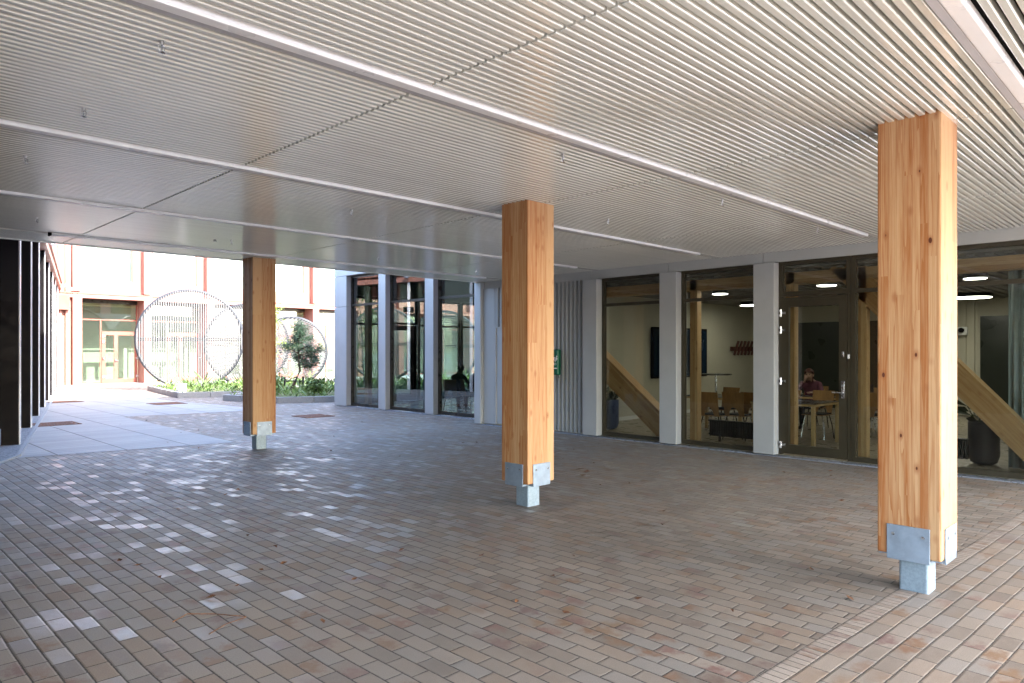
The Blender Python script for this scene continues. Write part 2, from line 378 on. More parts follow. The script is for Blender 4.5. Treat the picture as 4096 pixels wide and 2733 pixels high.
# ------------------------------------------------------------------ ground
CA = -0.045                                            # the header course runs 2.6 degrees off the building grid
def cy(x, off=0.0): return 1.604 + CA * (x - 3.2) + off
struct(B().sheet([(-900, -900), (900, -900), (900, 900), (-900, 900)], -.012), "ground", 'ground')
wallx = lambda y: 2.55 + .2415 * (y - 14.5)            # foot line of the left building
def local_sheet(name, poly, z, rot, mat):
    c, s_ = math.cos(-rot), math.sin(-rot)
    b = B().sheet([(x * c - y * s_, x * s_ + y * c) for x, y in poly], 0)
    o = struct(b, name, mat); o.location = (0, 0, z); o.rotation_euler = (0, 0, rot); return o
ROT = math.atan(CA)
local_sheet("brick_paving", [(-6, cy(-6)), (10.72, cy(10.72)), (10.72, 11.4), (11.25, 11.4), (11.25, 19), (26, 19), (26, 37.6), (-6, 37.6)], 0, R(90), 'paver')
o = local_sheet("brick_header_course", [(-6, cy(-6, -.112)), (10.72, cy(10.72, -.112)), (10.72, cy(10.72)), (-6, cy(-6))], 0, ROT, 'header')
# shift so that a course line of the pattern lies on the strip's edge
def yl(x, y): return -x * math.sin(ROT) + y * math.cos(ROT)
def realign(o, edge_world, pitch):
    d = yl(*edge_world) % pitch
    sx, sy = -math.sin(ROT) * d, math.cos(ROT) * d
    for v in o.data.vertices: v.co.y -= d
    o.location = (sx, sy, 0)
realign(o, (3.2, cy(3.2)), .112)
o = local_sheet("brick_paving_strip", [(-8, -9), (10.72, -9), (10.72, cy(10.72, -.112)), (-8, cy(-8, -.112))], 0, ROT, 'paver_b')
realign(o, (3.2, cy(3.2, -.112)), .112)
sb = B().sheet([(wallx(12.5) + .02, 12.75), (5.32, 12.25), (5.45, 18.9), (9.0, 18.4), (8.3, 24.6), (9.2, 30), (8.4, 37.6), (wallx(37.6), 37.6)], .004)
so_ = struct(sb, "concrete_path", 'slab')
for v in so_.data.vertices: v.co.x -= 2.72
so_.location.x = 2.72
struct(B().sheet([(wallx(-4) - 1.2, -4), (wallx(-4) + .1, -4), (wallx(12.2) - .05, 12.2), (wallx(12.9) + .12, 12.9), (wallx(37.6) + .10, 37.6), (wallx(37.6) - 1, 37.6)], .008), "gravel_strip", 'gravel')
kb = B(); kb.bar((wallx(12.9) + .10, 12.9, .01), (wallx(37.5) + .10, 37.5, .01), .06, .04); kb.bar((wallx(12.9) + .10, 12.9, .01), (wallx(12.2) - .12, 12.15, .01), .05, .04); kb.bar((wallx(12.2) - .12, 12.15, .01), (wallx(3) - .14, 3, .01), .05, .04)
struct(kb, "kerb", 'granite')
struct(B().box(10.40, 10.70, .2, 11.35, -.02, .012).box(11.10, 11.40, 11.36, 18.6, -.02, .012), "threshold_strip", 'sill')

# ------------------------------------------------------------------ slatted ceiling
CZ = 3.13
strips = [.83, 3.28, 5.74, 8.22, 10.67]
ce = thing("slatted_ceiling", "pale grey metal slatted ceiling over the covered passage", "ceiling", (5, 4, CZ))
xj = [-1.35, -.31, 2.53, 5.36, 8.20, 10.52]
ys = [-3.55] + strips + [11.52]
PIT = .0605
def leftx(y): return max(-1.3, wallx(y) - .05)
for i in range(5):
    for j in range(6):
        b = B(); y = ys[j] + (.072 if j else 0.01); yend = ys[j + 1] - (.07 if j < 5 else .0)
        n = int((yend - y) / PIT); p = (yend - y) / n
        for k in range(n):
            y0 = y + k * p; y1 = y0 + .040
            x0, x1 = xj[i] + .009, xj[i + 1] - .009
            if i == 0: x0 = max(x0, leftx(y0))
            if i == 1: x0 = max(x0, leftx(y0))
            if x1 - x0 < .05: continue
            zt = CZ + .042; c = .006
            prof = [(y0, zt), (y0, CZ + c), (y0 + c * .35, CZ + c * .35), (y0 + c, CZ), (y1 - c, CZ), (y1 - c * .35, CZ + c * .35), (y1, CZ + c), (y1, zt)]
            m = len(prof); vs = [(x0, a, z) for a, z in prof] + [(x1, a, z) for a, z in prof]
            b.add(vs, [(q, q + 1, q + 1 + m, q + m) for q in range(m - 1)] + [tuple(range(m)), tuple(range(m, 2 * m))[::-1]])
        if b.v: b.build("ceiling_panel", 'slat', ce)
B().box(-1.35, 10.53, -3.58, 11.50, CZ + .043, CZ + .06).build("backing", 'black', ce)
B().box(-1.2, 10.60, 11.52, 11.56, CZ - .012, CZ + .30).build("edge_trim", 'slat', ce)
ends = [("first", 10.2), ("second", 9.83), ("third", 9.84), ("fourth", 9.84), ("fifth", 9.87)]
lab = ["wide white light channel nearest the viewer, at the top right corner", "long white light channel crossing the ceiling in front of the middle column", "long white light channel passing just behind the top of the middle column",
       "thin white light channel between the middle and far columns", "white light channel with a dark end cap beside the courtyard edge"]
for i, y in enumerate(strips):
    x0 = 2.22 if i == 4 else leftx(y) + .05; x1 = ends[i][1]
    t = thing("linear_light", lab[i], "ceiling light", ((x0 + x1) / 2, y, CZ), group="linear light channels in the slatted ceiling")
    B().box(x0, x1, y - .060, y + .015, CZ - .022, CZ + .035).build("diffuser", 'led_white', t, bevel=.006)
    B().box(x0, x1, y + .018, y + .060, CZ - .016, CZ + .035).build("housing", 'led_grey', t, bevel=.004)
    if i == 4: B().box(x0 - .02, x0 - .001, y - .062, y + .062, CZ - .03, CZ + .03).build("end_cap", 'black', t)

for i, y in enumerate(strips):
    f_ = B()
    for q_ in (-.064, -.020, .024): f_.box(ends[i][1] + .012, 10.51, y + q_, y + q_ + .038, CZ, CZ + .042)
    f_.build("infill_slats", 'slat', ce)
# sprinklers
def sprinkler():
    t = thing("fire_sprinkler", "x", "sprinkler", (1.23, 3.67, CZ), group="small sprinkler heads under the ceiling")
    b = B().lathe((0, 0, 0), [(.012, .02), (.012, -.02), (.008, -.024)], 10)
    for s in (-1, 1): b.tube([(s * .006, 0, -.02), (s * .018, 0, -.035), (s * .016, 0, -.055), (s * .004, 0, -.07)], .0028, 6)
    b.build("body", 'steel', t, local=True, smooth=True)
    B().lathe((0, 0, 0), [(.004, -.024), (.0055, -.04), (.004, -.066)], 8).build("bulb", 'bolt', t, local=True, smooth=True)
    B().lathe((0, 0, 0), [(.019, -.071), (.021, -.074), (.004, -.078)], 14).build("deflector", 'steel', t, local=True)
    B().lathe((0, 0, 0), [(.018, -.001), (.018, -.005), (.012, -.008)], 16).build("rosette", 'steel', t, local=True)
    return t
sp = sprinkler(); sp['label'] = "sprinkler head with red bulb, largest, near the upper left corner"; sp.scale = (.85, .85, .8)
for x, y, l in [(1.22, 5.02, "silver sprinkler head just above the second light channel at left"), (1.20, 6.58, "sprinkler head at the left edge between the second and third channels from the far side"),
                (1.84, 9.49, "sprinkler head at far left, above the dark fins"), (4.15, 3.59, "sprinkler head right of the middle column, nearest the viewer there"),
                (6.52, 3.52, "sprinkler head midway between the middle and near columns"), (6.53, 4.96, "sprinkler head right of the middle column beside the light channel's end"),
                (4.14, 6.58, "sprinkler head between the far and middle columns"), (4.10, 9.54, "sprinkler head just left of the far column top"),
                (6.5, 9.56, "sprinkler head right of the far column above the courtyard windows"), (8.82, 3.48, "sprinkler head just left of the near column"), (8.82, 9.77, "farthest sprinkler head, left of the middle column")]:
    d = dup(sp, (x, y, CZ), label=l)
t = thing("smoke_detector", "small grey detector bracket beside the sprinkler left of the far column", "detector", (3.95, 9.72, CZ))
B().lathe((3.95, 9.72, CZ), [(.015, 0), (.022, -.010), (.018, -.02)], 14).build("housing", 'steel', t, smooth=True)

# ------------------------------------------------------------------ timber columns
def column():
    t = thing("timber_column", "x", "column", (0, 0, 0), group="glued timber columns on steel feet")
    hx, hy = .20, .19; z0 = .255
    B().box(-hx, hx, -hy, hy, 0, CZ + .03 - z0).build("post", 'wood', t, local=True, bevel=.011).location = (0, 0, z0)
    pl = B().box(-.135, .135, -.13, .13, .232, .248)
    pl.box(-hx - .006, -.12, -.128, .128, .232, .248).box(.12, hx + .006, -.128, .128, .232, .248).box(-.128, .128, -hy - .006, -.115, .232, .248).box(-.128, .128, .115, hy + .006, .232, .248)
    pl.build("base_plate", 'galv', t, local=True)
    for k in range(4):
        b = B()
        if k == 0: b.box(-hx - .011, -hx - .001, -.128, .128, .225, .455)
        if k == 1: b.box(hx + .001, hx + .011, -.128, .128, .225, .455)
        if k == 2: b.box(-.128, .128, -hy - .011, -hy - .001, .225, .455)
        if k == 3: b.box(-.128, .128, hy + .001, hy + .011, .225, .455)
        p = b.build("bracket_plate", 'galv', t, local=True, bevel=.003)
        for s in (-1, 1):
            bb = B()
            if k in (0, 1):
                xx = (-hx - .011) if k == 0 else (hx + .011); sg = -1 if k == 0 else 1
                bb.tube([(xx, s * .088, .395), (xx + sg * .004, s * .088, .395)], .011, 12)
            else:
                yy = (-hy - .011) if k == 2 else (hy + .011); sg = -1 if k == 2 else 1
                bb.tube([(s * .088, yy, .395), (s * .088, yy + sg * .004, .395)], .011, 12)
            bb.build("bolt", 'bolt', p, local=True)
    B().box(-.09, .09, -.09, .09, -.05, .231).build("steel_foot", 'galv_stub', t, local=True, bevel=.018, seg=4)
    return t
c0 = column(); c0.location = (5.302, 1.426, 0); c0['label'] = "nearest and largest timber column, at right in front of the glazed room"
dup(c0, (5.325, 5.09, 0), label="middle timber column, in front of the ribbed grey wall")
dup(c0, (5.28, 11.2, 0), label="farthest timber column, in front of the round lattice rings")

# ------------------------------------------------------------------ grey wing with the glazed room (right)
FX = 10.38; WX = 10.54
gb = thing("glazed_building", "grey panelled building with tall glazed bays along the covered passage", "building", (10.6, 5, 0))
for y0, y1 in [(4.75, 5.08), (6.456, 6.785), (8.155, 8.486)]:
    B().box(FX, 10.60, y0, y1, .03, 2.955).build("pilaster", 'pil', gb, bevel=.004)
B().box(10.42, 10.7, 11.40, 11.60, .02, 3.12).build("pilaster", 'pil', gb, bevel=.004)
# lintel in 1.70 m panels
yy = [.15, 1.6, 3.29, 4.99, 6.70, 8.40, 10.1, 11.395]
for a, b_ in zip(yy[:-1], yy[1:]):
    B().box(10.53, 10.75, a + .003, b_ - .003, 2.975, CZ + .04).build("lintel", 'trim_grey', gb, bevel=.002)
def window(parent, plane, y0, y1, z0, z1, transoms=(), mullions=(), fr='frame', gl='glass', w=.055, d=.07, name="window", bead=True):
    f = B()
    f.box(plane, plane + d, y0, y0 + w, z0, z1).box(plane, plane + d, y1 - w, y1, z0, z1)
    f.box(plane + .002, plane + d - .002, y0 + w, y1 - w, z0, z0 + w * 1.3).box(plane + .002, plane + d - .002, y0 + w, y1 - w, z1 - w, z1)
    for t_ in transoms: f.box(plane - .004, plane + d - .004, y0 + w, y1 - w, t_ - w * .5, t_ + w * .5)
    for m_ in mullions: f.box(plane + .003, plane + d - .003, m_ - w * .6, m_ + w * .6, z0 + w * 1.3, z1 - w)
    if bead:
        q = plane + d * .35
        f.box(q, q + .02, y0 + w, y0 + w + .018, z0 + w * 1.3, z1 - w).box(q, q + .02, y1 - w - .018, y1 - w, z0 + w * 1.3, z1 - w)
    fo = f.build(name, fr, parent)
    B().box(plane + d * .5, plane + d * .5 + .008, y0 + w * .5, y1 - w * .5, z0 + w * .6, z1 - w * .5).build("pane", gl, fo)
    return fo
window(gb, WX, 6.79, 8.15, .03, 2.972, (2.47,))
window(gb, WX, 5.085, 6.45, .03, 2.972, (2.47,))
window(gb, WX, 2.80, 3.685, .03, 2.972, (2.47,))
window(gb, WX, .55, 2.795, .03, 2.972, (2.47,))
B().box(10.45, 10.75, .15, .545, .02, 2.972).build("pilaster", 'pil', gb, bevel=.004)
B().box(10.755, 21, .15, .3, 0, 3.3).build("end_wall", 'pil', gb)
# over-door light
window(gb, WX, 3.69, 4.745, 2.44, 2.972)
fr = B().box(WX, WX + .07, 4.70, 4.745, .03, 2.439).box(WX, WX + .07, 3.69, 3.735, .03, 2.439).build("door_frame", 'frame', gb)
# door leaf
dr = B(); q = WX - .012
dr.box(q, q + .06, 4.585, 4.695, .05, 2.42).box(q, q + .06, 3.74, 3.85, .05, 2.42).box(q + .001, q + .059, 3.85, 4.585, .05, .19).box(q + .001, q + .059, 3.85, 4.585, 2.28, 2.42)
dr.box(q - .004, q + .0, 3.742, 4.693, 2.385, 2.40)
drf = dr.build("door", 'frame', gb)
B().box(q + .025, q + .033, 3.84, 4.59, .18, 2.29).build("pane", 'glass', drf)
for z in (2.19, 1.93, 1.15, .18):
    hb = B().tube([(q - .018, 4.70, z - .055), (q - .018, 4.70, z + .055)], .012, 10).box(q - .014, q - .004, 4.63, 4.70, z - .018, z + .018)
    hb.box(q - .012, q - .002, 4.705, 4.735, z - .05, z - .02).box(q - .012, q - .002, 4.705, 4.735, z + .02, z + .05)
    hb.build("hinge", 'steel', drf, smooth=True)
hb = B().box(q - .012, q - .001, 3.772, 3.812, .93, 1.18); hb.tube([(q - .012, 3.792, 1.01), (q - .055, 3.792, 1.01), (q - .06, 3.82, 1.01), (q - .06, 3.93, 1.012)], .009, 10)
hb.build("handle", 'steel', drf, bevel=.004, smooth=True)
B().box(q - .008, q - .001, 3.778, 3.806, 1.52, 1.60).build("cylinder_plate", 'steel', drf, bevel=.006)
B().box(q - .016, q - .001, 3.70, 3.727, 1.50, 1.56).build("door_sensor", 'white', drf, bevel=.003)
# ribbed cladding 8.49 .. 11.39
def ribs(y0, y1, z0, z1, plane=10.50, p=.104):
    b = B(); n = max(1, int((y1 - y0) / p)); p = (y1 - y0) / n; prof = [(plane + .05, y0)]
    for k in range(n):
        a = y0 + k * p
        prof += [(plane + .055, a + p * .34), (plane + .0, a + p * .42), (plane, a + p * .84), (plane + .055, a + p * .90)]
    prof += [(plane + .05, y1)]
    m = len(prof); vs = [(x, y, z0) for x, y in prof] + [(x, y, z1) for x, y in prof]
    b.add(vs, [(q_, q_ + 1, q_ + 1 + m, q_ + m) for q_ in range(m - 1)]); return b
ribs(8.50, 9.98, .03, 2.974).build("ribbed_cladding", 'rib', gb)
ribs(9.98, 11.0, 2.13, 2.974).build("ribbed_cladding", 'rib', gb)
B().box(10.505, 10.56, 11.04, 11.398, .03, 2.974).build("flat_panel", 'rib', gb, bevel=.003)
B().box(10.50, 10.56, 10.99, 11.035, .03, 2.974).box(10.50, 10.56, 9.985, 10.02, .03, 2.13).build("cover_strip", 'rib', gb, bevel=.01)
gd = B().box(10.52, 10.56, 10.04, 10.98, .05, 2.11).build("service_door", 'pil', gb, bevel=.003)
B().box(10.505, 10.52, 10.0, 10.985, 2.105, 2.13).build("drip_edge", 'rib', gd)
B().box(10.48, 10.52, 10.08, 10.11, 1.0, 1.2).tube([(10.49, 10.1, 1.05), (10.45, 10.1, 1.05), (10.45, 10.22, 1.05)], .009, 8).build("handle", 'steel', gd)
B().box(10.57, 10.7, 8.49, 11.6, .0, 3.3).build("wall", 'cream', gb)
# interior shell
B().box(10.61, 21, .31, 9.66, .0, .02).build("floor", 'floor_in', gb)
cb = B().box(10.76, 21, .31, 9.66, 2.89, 2.93)
for k in range(44):
    cb.box(10.9, 20, .36 + k * .21, .46 + k * .21, 2.865, 2.889)
cb.build("indoor_ceiling", 'ceil_in', gb)
B().box(10.71, 21, 9.66, 9.8, 0, 3.3).box(20, 20.1, .305, 9.655, 0, 3.3).build("indoor_wall", 'cream', gb)
B().box(10.71, 19.98, 9.635, 9.658, .02, .10).build("skirting", 'white_and_sky_sheet', gb)
B().box(19.93, 19.99, 5.6, 8.5, .05, 2.42).build("green_partition", 'board', gb)
B().box(19.9, 19.99, 3.35, 4.0, .05, 2.45).build("dark_doorway", 'board', gb)
rb = ribs(4.05, 5.5, .05, 2.86, 19.92, .18); rb.build("panelled_wall", 'cream', gb)
B().box(10.85, 21, .31, 9.8, 2.95, 3.35).build("floor_slab", 'conc', gb)
for y0, y1 in [(6.42, 6.56), (4.70, 4.84), (3.63, 3.75), (9.3, 9.44)]:
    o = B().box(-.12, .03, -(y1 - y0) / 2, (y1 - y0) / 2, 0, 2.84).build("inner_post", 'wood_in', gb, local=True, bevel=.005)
    o.location = Vector((11.12, (y0 + y1) / 2, .02)) - gb.location
def brace(y0, z0, y1, z1, depth):
    a, b_ = Vector((11.12, y0, z0)), Vector((11.12, y1, z1)); L = (b_ - a).length
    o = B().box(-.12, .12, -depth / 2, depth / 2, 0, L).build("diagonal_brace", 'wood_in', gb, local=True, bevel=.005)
    o.location = a - gb.location; d = (b_ - a).normalized()
    o.rotation_euler = (-math.atan2(d.y, d.z), 0, 0)
brace(1.50, .17, 4.35, 3.30, .32)
brace(6.90, .02, 9.6, 2.20, .40)
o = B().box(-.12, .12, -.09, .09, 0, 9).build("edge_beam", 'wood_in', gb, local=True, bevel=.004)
o.location = Vector((11.12, 9.4, 2.76)) - gb.location; o.rotation_euler = (R(90), 0, 0)

# AED cabinet
ae = thing("defibrillator_cabinet", "green wall cabinet with a white heart symbol, half hidden by the middle column", "AED cabinet", (10.44, 9.28, 1.14))
B().box(10.38, 10.49, 9.115, 9.455, 1.14, 1.645).build("case", 'green', ae, bevel=.03, seg=4)
hp = []
for k in range(40):
    th = 2 * math.pi * k / 40; hx_ = 16 * math.sin(th) ** 3; hz = 13 * math.cos(th) - 5 * math.cos(2 * th) - 2 * math.cos(3 * th) - math.cos(4 * th)
    hp.append((hx_ * .0032, hz * .0034))
b = B(); n = len(hp); cyy, czz = 9.175, 1.45
b.add([(10.372, cyy + a, czz + c) for a, c in hp] + [(10.379, cyy + a, czz + c) for a, c in hp], [tuple(range(n))] + [(i, (i + 1) % n, n + (i + 1) % n, n + i) for i in range(n)])
hz_ = b.build("heart_symbol", 'white', ae)
b = B(); bolt = [(.008, .045), (-.014, .0), (-.002, .0), (-.008, -.035), (.016, .012), (.003, .012)]
b.add([(10.368, cyy + a, czz + c) for a, c in bolt] + [(10.3715, cyy + a, czz + c) for a, c in bolt], [tuple(range(6))] + [(i, (i + 1) % 6, 6 + (i + 1) % 6, 6 + i) for i in range(6)])
b.build("bolt_symbol", 'green', hz_)
B().box(10.372, 10.379, 9.128, 9.150, 1.500, 1.512).box(10.3715, 10.3795, 9.134, 9.144, 1.492, 1.520).build("cross_symbol", 'white', ae)
def text(s, size, loc, parent, mat, rz=-90, sy=1, ext=.002):
    cu = bpy.data.curves.new("txt", 'FONT'); cu.body = s; cu.size = size; cu.extrude = ext; cu.align_x = 'CENTER'
    to = bpy.data.objects.new("txt", cu); col.objects.link(to); bpy.context.view_layer.update()
    me = bpy.data.meshes.new_from_object(to); bpy.data.objects.remove(to)
    me.materials.clear(); me.materials.append(M[mat])
    o = bpy.data.objects.new("lettering", me); col.objects.link(o); o.parent = parent
    o.location = Vector(loc) - wl(parent); o.rotation_euler = (R(90), 0, R(rz)); return o
text("AED", .062, (10.376, 9.205, 1.335), ae, 'white')
lb = B()
for k, (a, w_) in enumerate([(9.130, .012), (9.145, .014), (9.163, .010), (9.177, .013), (9.195, .010)]): lb.box(10.373, 10.379, a, a + w_, 1.262, 1.262 + (.022 if k % 2 else .018))
lb.build("small_marks", 'white', ae)
B().tube([(10.44, 9.14, 1.139), (10.44, 9.14, 1.10), (10.44, 9.13, 1.085)], .006, 6).build("seal_tag", 'black', ae)

# ------------------------------------------------------------------ courtyard wing (left of it, windows 11.6..18.5)
LX_, LW = 11.07, 11.22
lw = thing("courtyard_wing", "grey wing with three tall reflecting windows beside the courtyard", "building", (11.3, 15, 0))
for y0, y1 in [(13.86, 14.20), (15.93, 16.26)]:
    B().box(LX_, 11.36, y0, y1, .02, 3.80).build("pilaster", 'pil', lw, bevel=.004)
B().box(LX_, 11.40, 17.89, 18.54, .02, 2.905).build("corner_pilaster", 'pil', lw, bevel=.004)
B().box(LX_, 11.40, 17.89, 18.54, 2.915, 3.80).build("corner_pilaster", 'pil', lw, bevel=.004)
for a, b_ in [(11.6, 13.2), (13.2, 14.9), (14.9, 16.6), (16.6, 18.54)]:
    B().box(LX_, 11.40, a + .003, b_ - .003, 3.81, 4.45).build("lintel", 'trim_grey', lw, bevel=.003)
window(lw, LW, 16.265, 17.885, .03, 3.80, (2.95,), fr='frame_dk', gl='glass_l', w=.06)
window(lw, LW, 14.205, 15.925, .03, 3.80, (2.95,), fr='frame_dk', gl='glass_l', w=.06)
window(lw, LW, 11.65, 13.855, .03, 3.80, (2.95,), fr='frame_dk', gl='glass_l', w=.06)
B().box(10.705, 11.2, 11.605, 11.64, .02, 4.45).build("return_wall", 'pil', lw)
B().box(11.41, 24, 18.38, 18.54, 3.30, 4.0).box(23.9, 24, 11.7, 18.37, 0, 4.0).box(11.25, 24, 11.645, 11.7, 0, 4.0).build("wall", 'cream', lw)
def ywin(x0, x1, y, z0, z1, trans=(), fr='frame_dk', w=.07):
    f = B().box(x0, x0 + w, y, y + .07, z0, z1).box(x1 - w, x1, y, y + .07, z0, z1).box(x0 + w, x1 - w, y + .002, y + .068, z0, z0 + w).box(x0 + w, x1 - w, y + .002, y + .068, z1 - w, z1)
    for t_ in trans: f.box(x0 + w, x1 - w, y + .004, y + .066, t_ - .03, t_ + .03)
    fo = f.build("window", fr, lw); B().box(x0 + .03, x1 - .03, y + .03, y + .038, z0 + .03, z1 - .03).build("pane", 'glass_far', fo)
for xa, xb in [(11.45, 12.62), (14.1, 15.9), (15.95, 17.8), (17.85, 19.7), (19.75, 21.6), (21.65, 23.85)]: ywin(xa, xb, 18.42, .02, 3.29, (2.45,))
ywin(12.66, 14.06, 18.42, 2.46, 3.29)
dd_ = B().box(12.70, 12.86, 18.40, 18.46, .03, 2.44).box(13.78, 14.02, 18.40, 18.46, .03, 2.44).box(12.86, 13.78, 18.402, 18.458, .03, .22).box(12.86, 13.78, 18.402, 18.458, 2.28, 2.44).build("courtyard_door", 'frame_dk', lw)
B().box(12.8, 13.8, 18.425, 18.433, .1, 2.35).build("pane", 'glass_far', dd_)
B().box(13.84, 13.89, 18.37, 18.399, .95, 1.18).box(13.70, 13.87, 18.34, 18.365, 1.05, 1.075).build("handle", 'steel', dd_)
B().box(11.32, 23.9, 11.7, 18.4, 0, .02).build("floor", 'floor_wing', lw)
B().box(11.41, 24.2, 11.56, 18.6, 4.0, 4.46).build("roof", 'conc', lw)
for y in (17.0,): 
    o = B().box(-.07, .07, -.09, .09, 0, 3.9).build("inner_post", 'wood_in', lw, local=True); o.location = Vector((11.95, 18.08, .02)) - lw.location
cv = B(); 
for k in range(12): cv.tube([(11.55, 14.3 + k * .05, .04), (11.55 + .03 * (k % 2), 14.3 + k * .05, 3.9)], .03, 8)
cvo = cv.build("window_curtain", 'curtain', None); tag(cvo, "pale curtain hanging behind the middle courtyard window", "curtain")

ex = thing("exit_sign", "small green emergency exit sign hanging behind the middle courtyard window", "exit sign", (13.3, 17.85, 2.9))
B().box(13.08, 13.48, 17.84, 17.87, 2.82, 3.0).build("sign_plate", 'green', ex, bevel=.004)
e_ = B().box(13.30, 13.45, 17.828, 17.839, 2.85, 2.97).box(13.11, 13.17, 17.83, 17.839, 2.90, 2.915)
e_.lathe((13.24, 17.834, 2.955), [(.004, -.012), (.014, 0), (.004, .012)], 10); e_.bar((13.235, 17.834, 2.94), (13.22, 17.834, 2.895), .016, .008); e_.bar((13.22, 17.834, 2.895), (13.245, 17.834, 2.845), .01, .008); e_.bar((13.22, 17.834, 2.895), (13.185, 17.834, 2.86), .01, .008); e_.bar((13.235, 17.834, 2.93), (13.265, 17.834, 2.90), .008, .008)
e_.build("running_figure", 'white', ex); B().tube([(13.28, 17.85, 3.0), (13.28, 17.85, 4.0)], .008, 6).build("hanger", 'steel', ex)
# ------------------------------------------------------------------ storeys above the passage
ub = thing("upper_storeys", "upper storeys of the building carried over the covered passage", "building", (5, 4, 3.5))
B().box(-1.4, 21.1, -3.6, 11.50, 3.36, 12.4).build("wall", 'terra', ub)
B().box(-1.6, 21.3, -3.8, 11.52, 12.41, 12.6).build("roof", 'conc', ub)
for fl in (4.4, 7.4, 10.0):
    for k in range(8):
        x = -.8 + k * 2.7
        w_ = B().box(x, x + 1.9, 11.505, 11.53, fl, fl + 1.6).build("window", 'glass_dark', ub)

# ------------------------------------------------------------------ left building with fins
T = Vector((.2347, .9721, 0)); Nn = Vector((.9721, -.2347, 0)); P0 = Vector((2.55, 14.5, 0))
lbld = thing("finned_building", "dark glazed building with deep vertical fins along the left side", "building", (2, 14, 0))
EA = 4.50
a = P0 - T * 13.4 - Nn * .27; b_ = P0 + T * 24.6 - Nn * .27
B().obox((a + b_) / 2 + Vector((0, 0, EA / 2)) - Nn * .02, (b_ - a) / 2, Nn * .02, (0, 0, EA / 2)).build("glazing", 'glass_dark', lbld)
B().obox((a + b_) / 2 + Vector((0, 0, EA / 2)) - Nn * .26, (b_ - a) / 2, Nn * .2, (0, 0, EA / 2)).build("backing", 'black', lbld)
for k in (-4, -3, -2, 0, 1, 2, 3, 4, 5, 6, 7):
    p = P0 + T * 3.165 * k - Nn * .125
    if p.y > 37.4: continue
    B().obox(p + T * .05 + Vector((0, 0, EA / 2)), T * .05, Nn * .125, (0, 0, EA / 2)).build("fin", 'dark_metal_shaded_fin' if k < 6 else 'maroon', lbld)  # near fins painted black for shade; same maroon metal as the far ones
    B().obox(P0 + T * 3.165 * k + Nn * .012 + T * .07 + Vector((0, 0, EA / 2)), T * .07, Nn * .011, (0, 0, EA / 2)).build("lit_fin_edge", 'led_white', lbld)  # pale strip paints the light caught along the fin's outer edge
c = P0 + T * 4.2 - Nn * .05
a2 = P0 - T * .9; b2 = P0 + T * 24.5
for z, h, off in [(EA + .10, .10, .10), (EA + .42, .13, .14)]:
    B().obox((a2 + b2) / 2 + Vector((0, 0, z)) + Nn * (off - .3), (b2 - a2) / 2, Nn * .3, (0, 0, h)).build("eaves_band", 'terra', lbld)
B().obox((a2 + b2) / 2 + Vector((0, 0, EA + .255)) - Nn * .35, (b2 - a2) / 2, Nn * .3, (0, 0, .055)).build("shadow_gap", 'terra_d', lbld)
# ribbed end wall near the pink building
b = B()
for k in range(14):
    p = P0 + T * (17.7 + k * .5) - Nn * .2; b.obox(p + Vector((0, 0, EA / 2)), T * .10, Nn * .12, (0, 0, EA / 2))
b.build("ribbed_wall", 'terra', lbld)
fl = thing("floodlight", "small grey floodlight fixed halfway along the left eaves", "floodlight", tuple(P0 + T * 9.5 + Nn * .2 + Vector((0, 0, EA + .22))))
p = P0 + T * 9.5 + Nn * .22 + Vector((0, 0, EA + .22))
B().obox(p, T * .10, Nn * .06, (0, 0, .07)).build("housing", 'sill', fl, bevel=.01)
B().obox(p - Nn * .10, T * .03, Nn * .05, (0, 0, .03)).build("bracket", 'steel', fl)
p = P0 + T * 22.2 + Nn * .4 + Vector((0, 0, EA - .05))
fl = thing("security_camera", "white tilted camera at the far end of the left eaves", "camera", tuple(p))
B().obox(p, Vector((.16, -.02, -.10)), Vector((0, .05, 0)), Vector((.03, 0, .045))).build("housing", 'sill', fl, bevel=.01)
B().obox(p + Vector((-.2, .03, .1)), (.06, 0, 0), (0, .03, 0), (0, 0, .03)).build("bracket", 'steel', fl)

# ------------------------------------------------------------------ terracotta building at the back
PY = 37.8
pb = thing("terracotta_building", "two-storey terracotta building closing the far side of the courtyard", "building", (17, PY, 0))
NB = 9
w_ = B()
for k in range(-1, NB):
    x = 8.75 + 3.1 * k
    # pilaster as two halves with a fine joint
    w_ = B().box(x, x + .185, PY, PY + .34, 0.0, 4.32).box(x + .195, x + .38, PY, PY + .34, 0.0, 4.32)
    w_.box(x, x + .185, PY, PY + .34, 4.46, 9.2).box(x + .195, x + .38, PY, PY + .34, 4.46, 9.2)
    w_.build("pilaster", 'terra', pb)
x0, x1 = 5.2, 8.75 + 3.1 * NB
B().box(x0, x1, PY - .02, PY + .33, 4.33, 4.40).build("lower_band", 'terra_d', pb)
w_ = B()
for k in range(-1, NB):
    x = 8.75 + 3.1 * k
    xa, xb = x + .38, x + 3.1
    w_.box(xa, xb, PY + .02, PY + .34, 4.15, 4.33)                      # fascia over the ground floor
    w_.box(xa, xb, PY + .35, PY + .5, 4.40, 5.03)                      # spandrel
    w_.box(xb - .40, xb, PY + .35, PY + .5, 5.03, 8.0).box(xa, xb, PY + .35, PY + .5, 7.6, 9.2)
    w_.box(xb - .001 - .0, xb, PY + .34, PY + 1.0, 0, 4.15)
w_.build("wall", 'terra', pb)
B().box(x0, x1, PY + .36, PY + 1.05, 4.16, 4.3).build("soffit", 'terra_d', pb)
B().box(x0, x1, PY + 2.8, PY + 3.0, 0, 9.2).box(x0, x1, PY + .51, PY + 3, 9.0, 9.4).build("back_wall", 'cream', pb)
B().box(x0, x1, PY + .36, PY + 2.8, 4.301, 4.6).build("floor_slab", 'cream', pb)
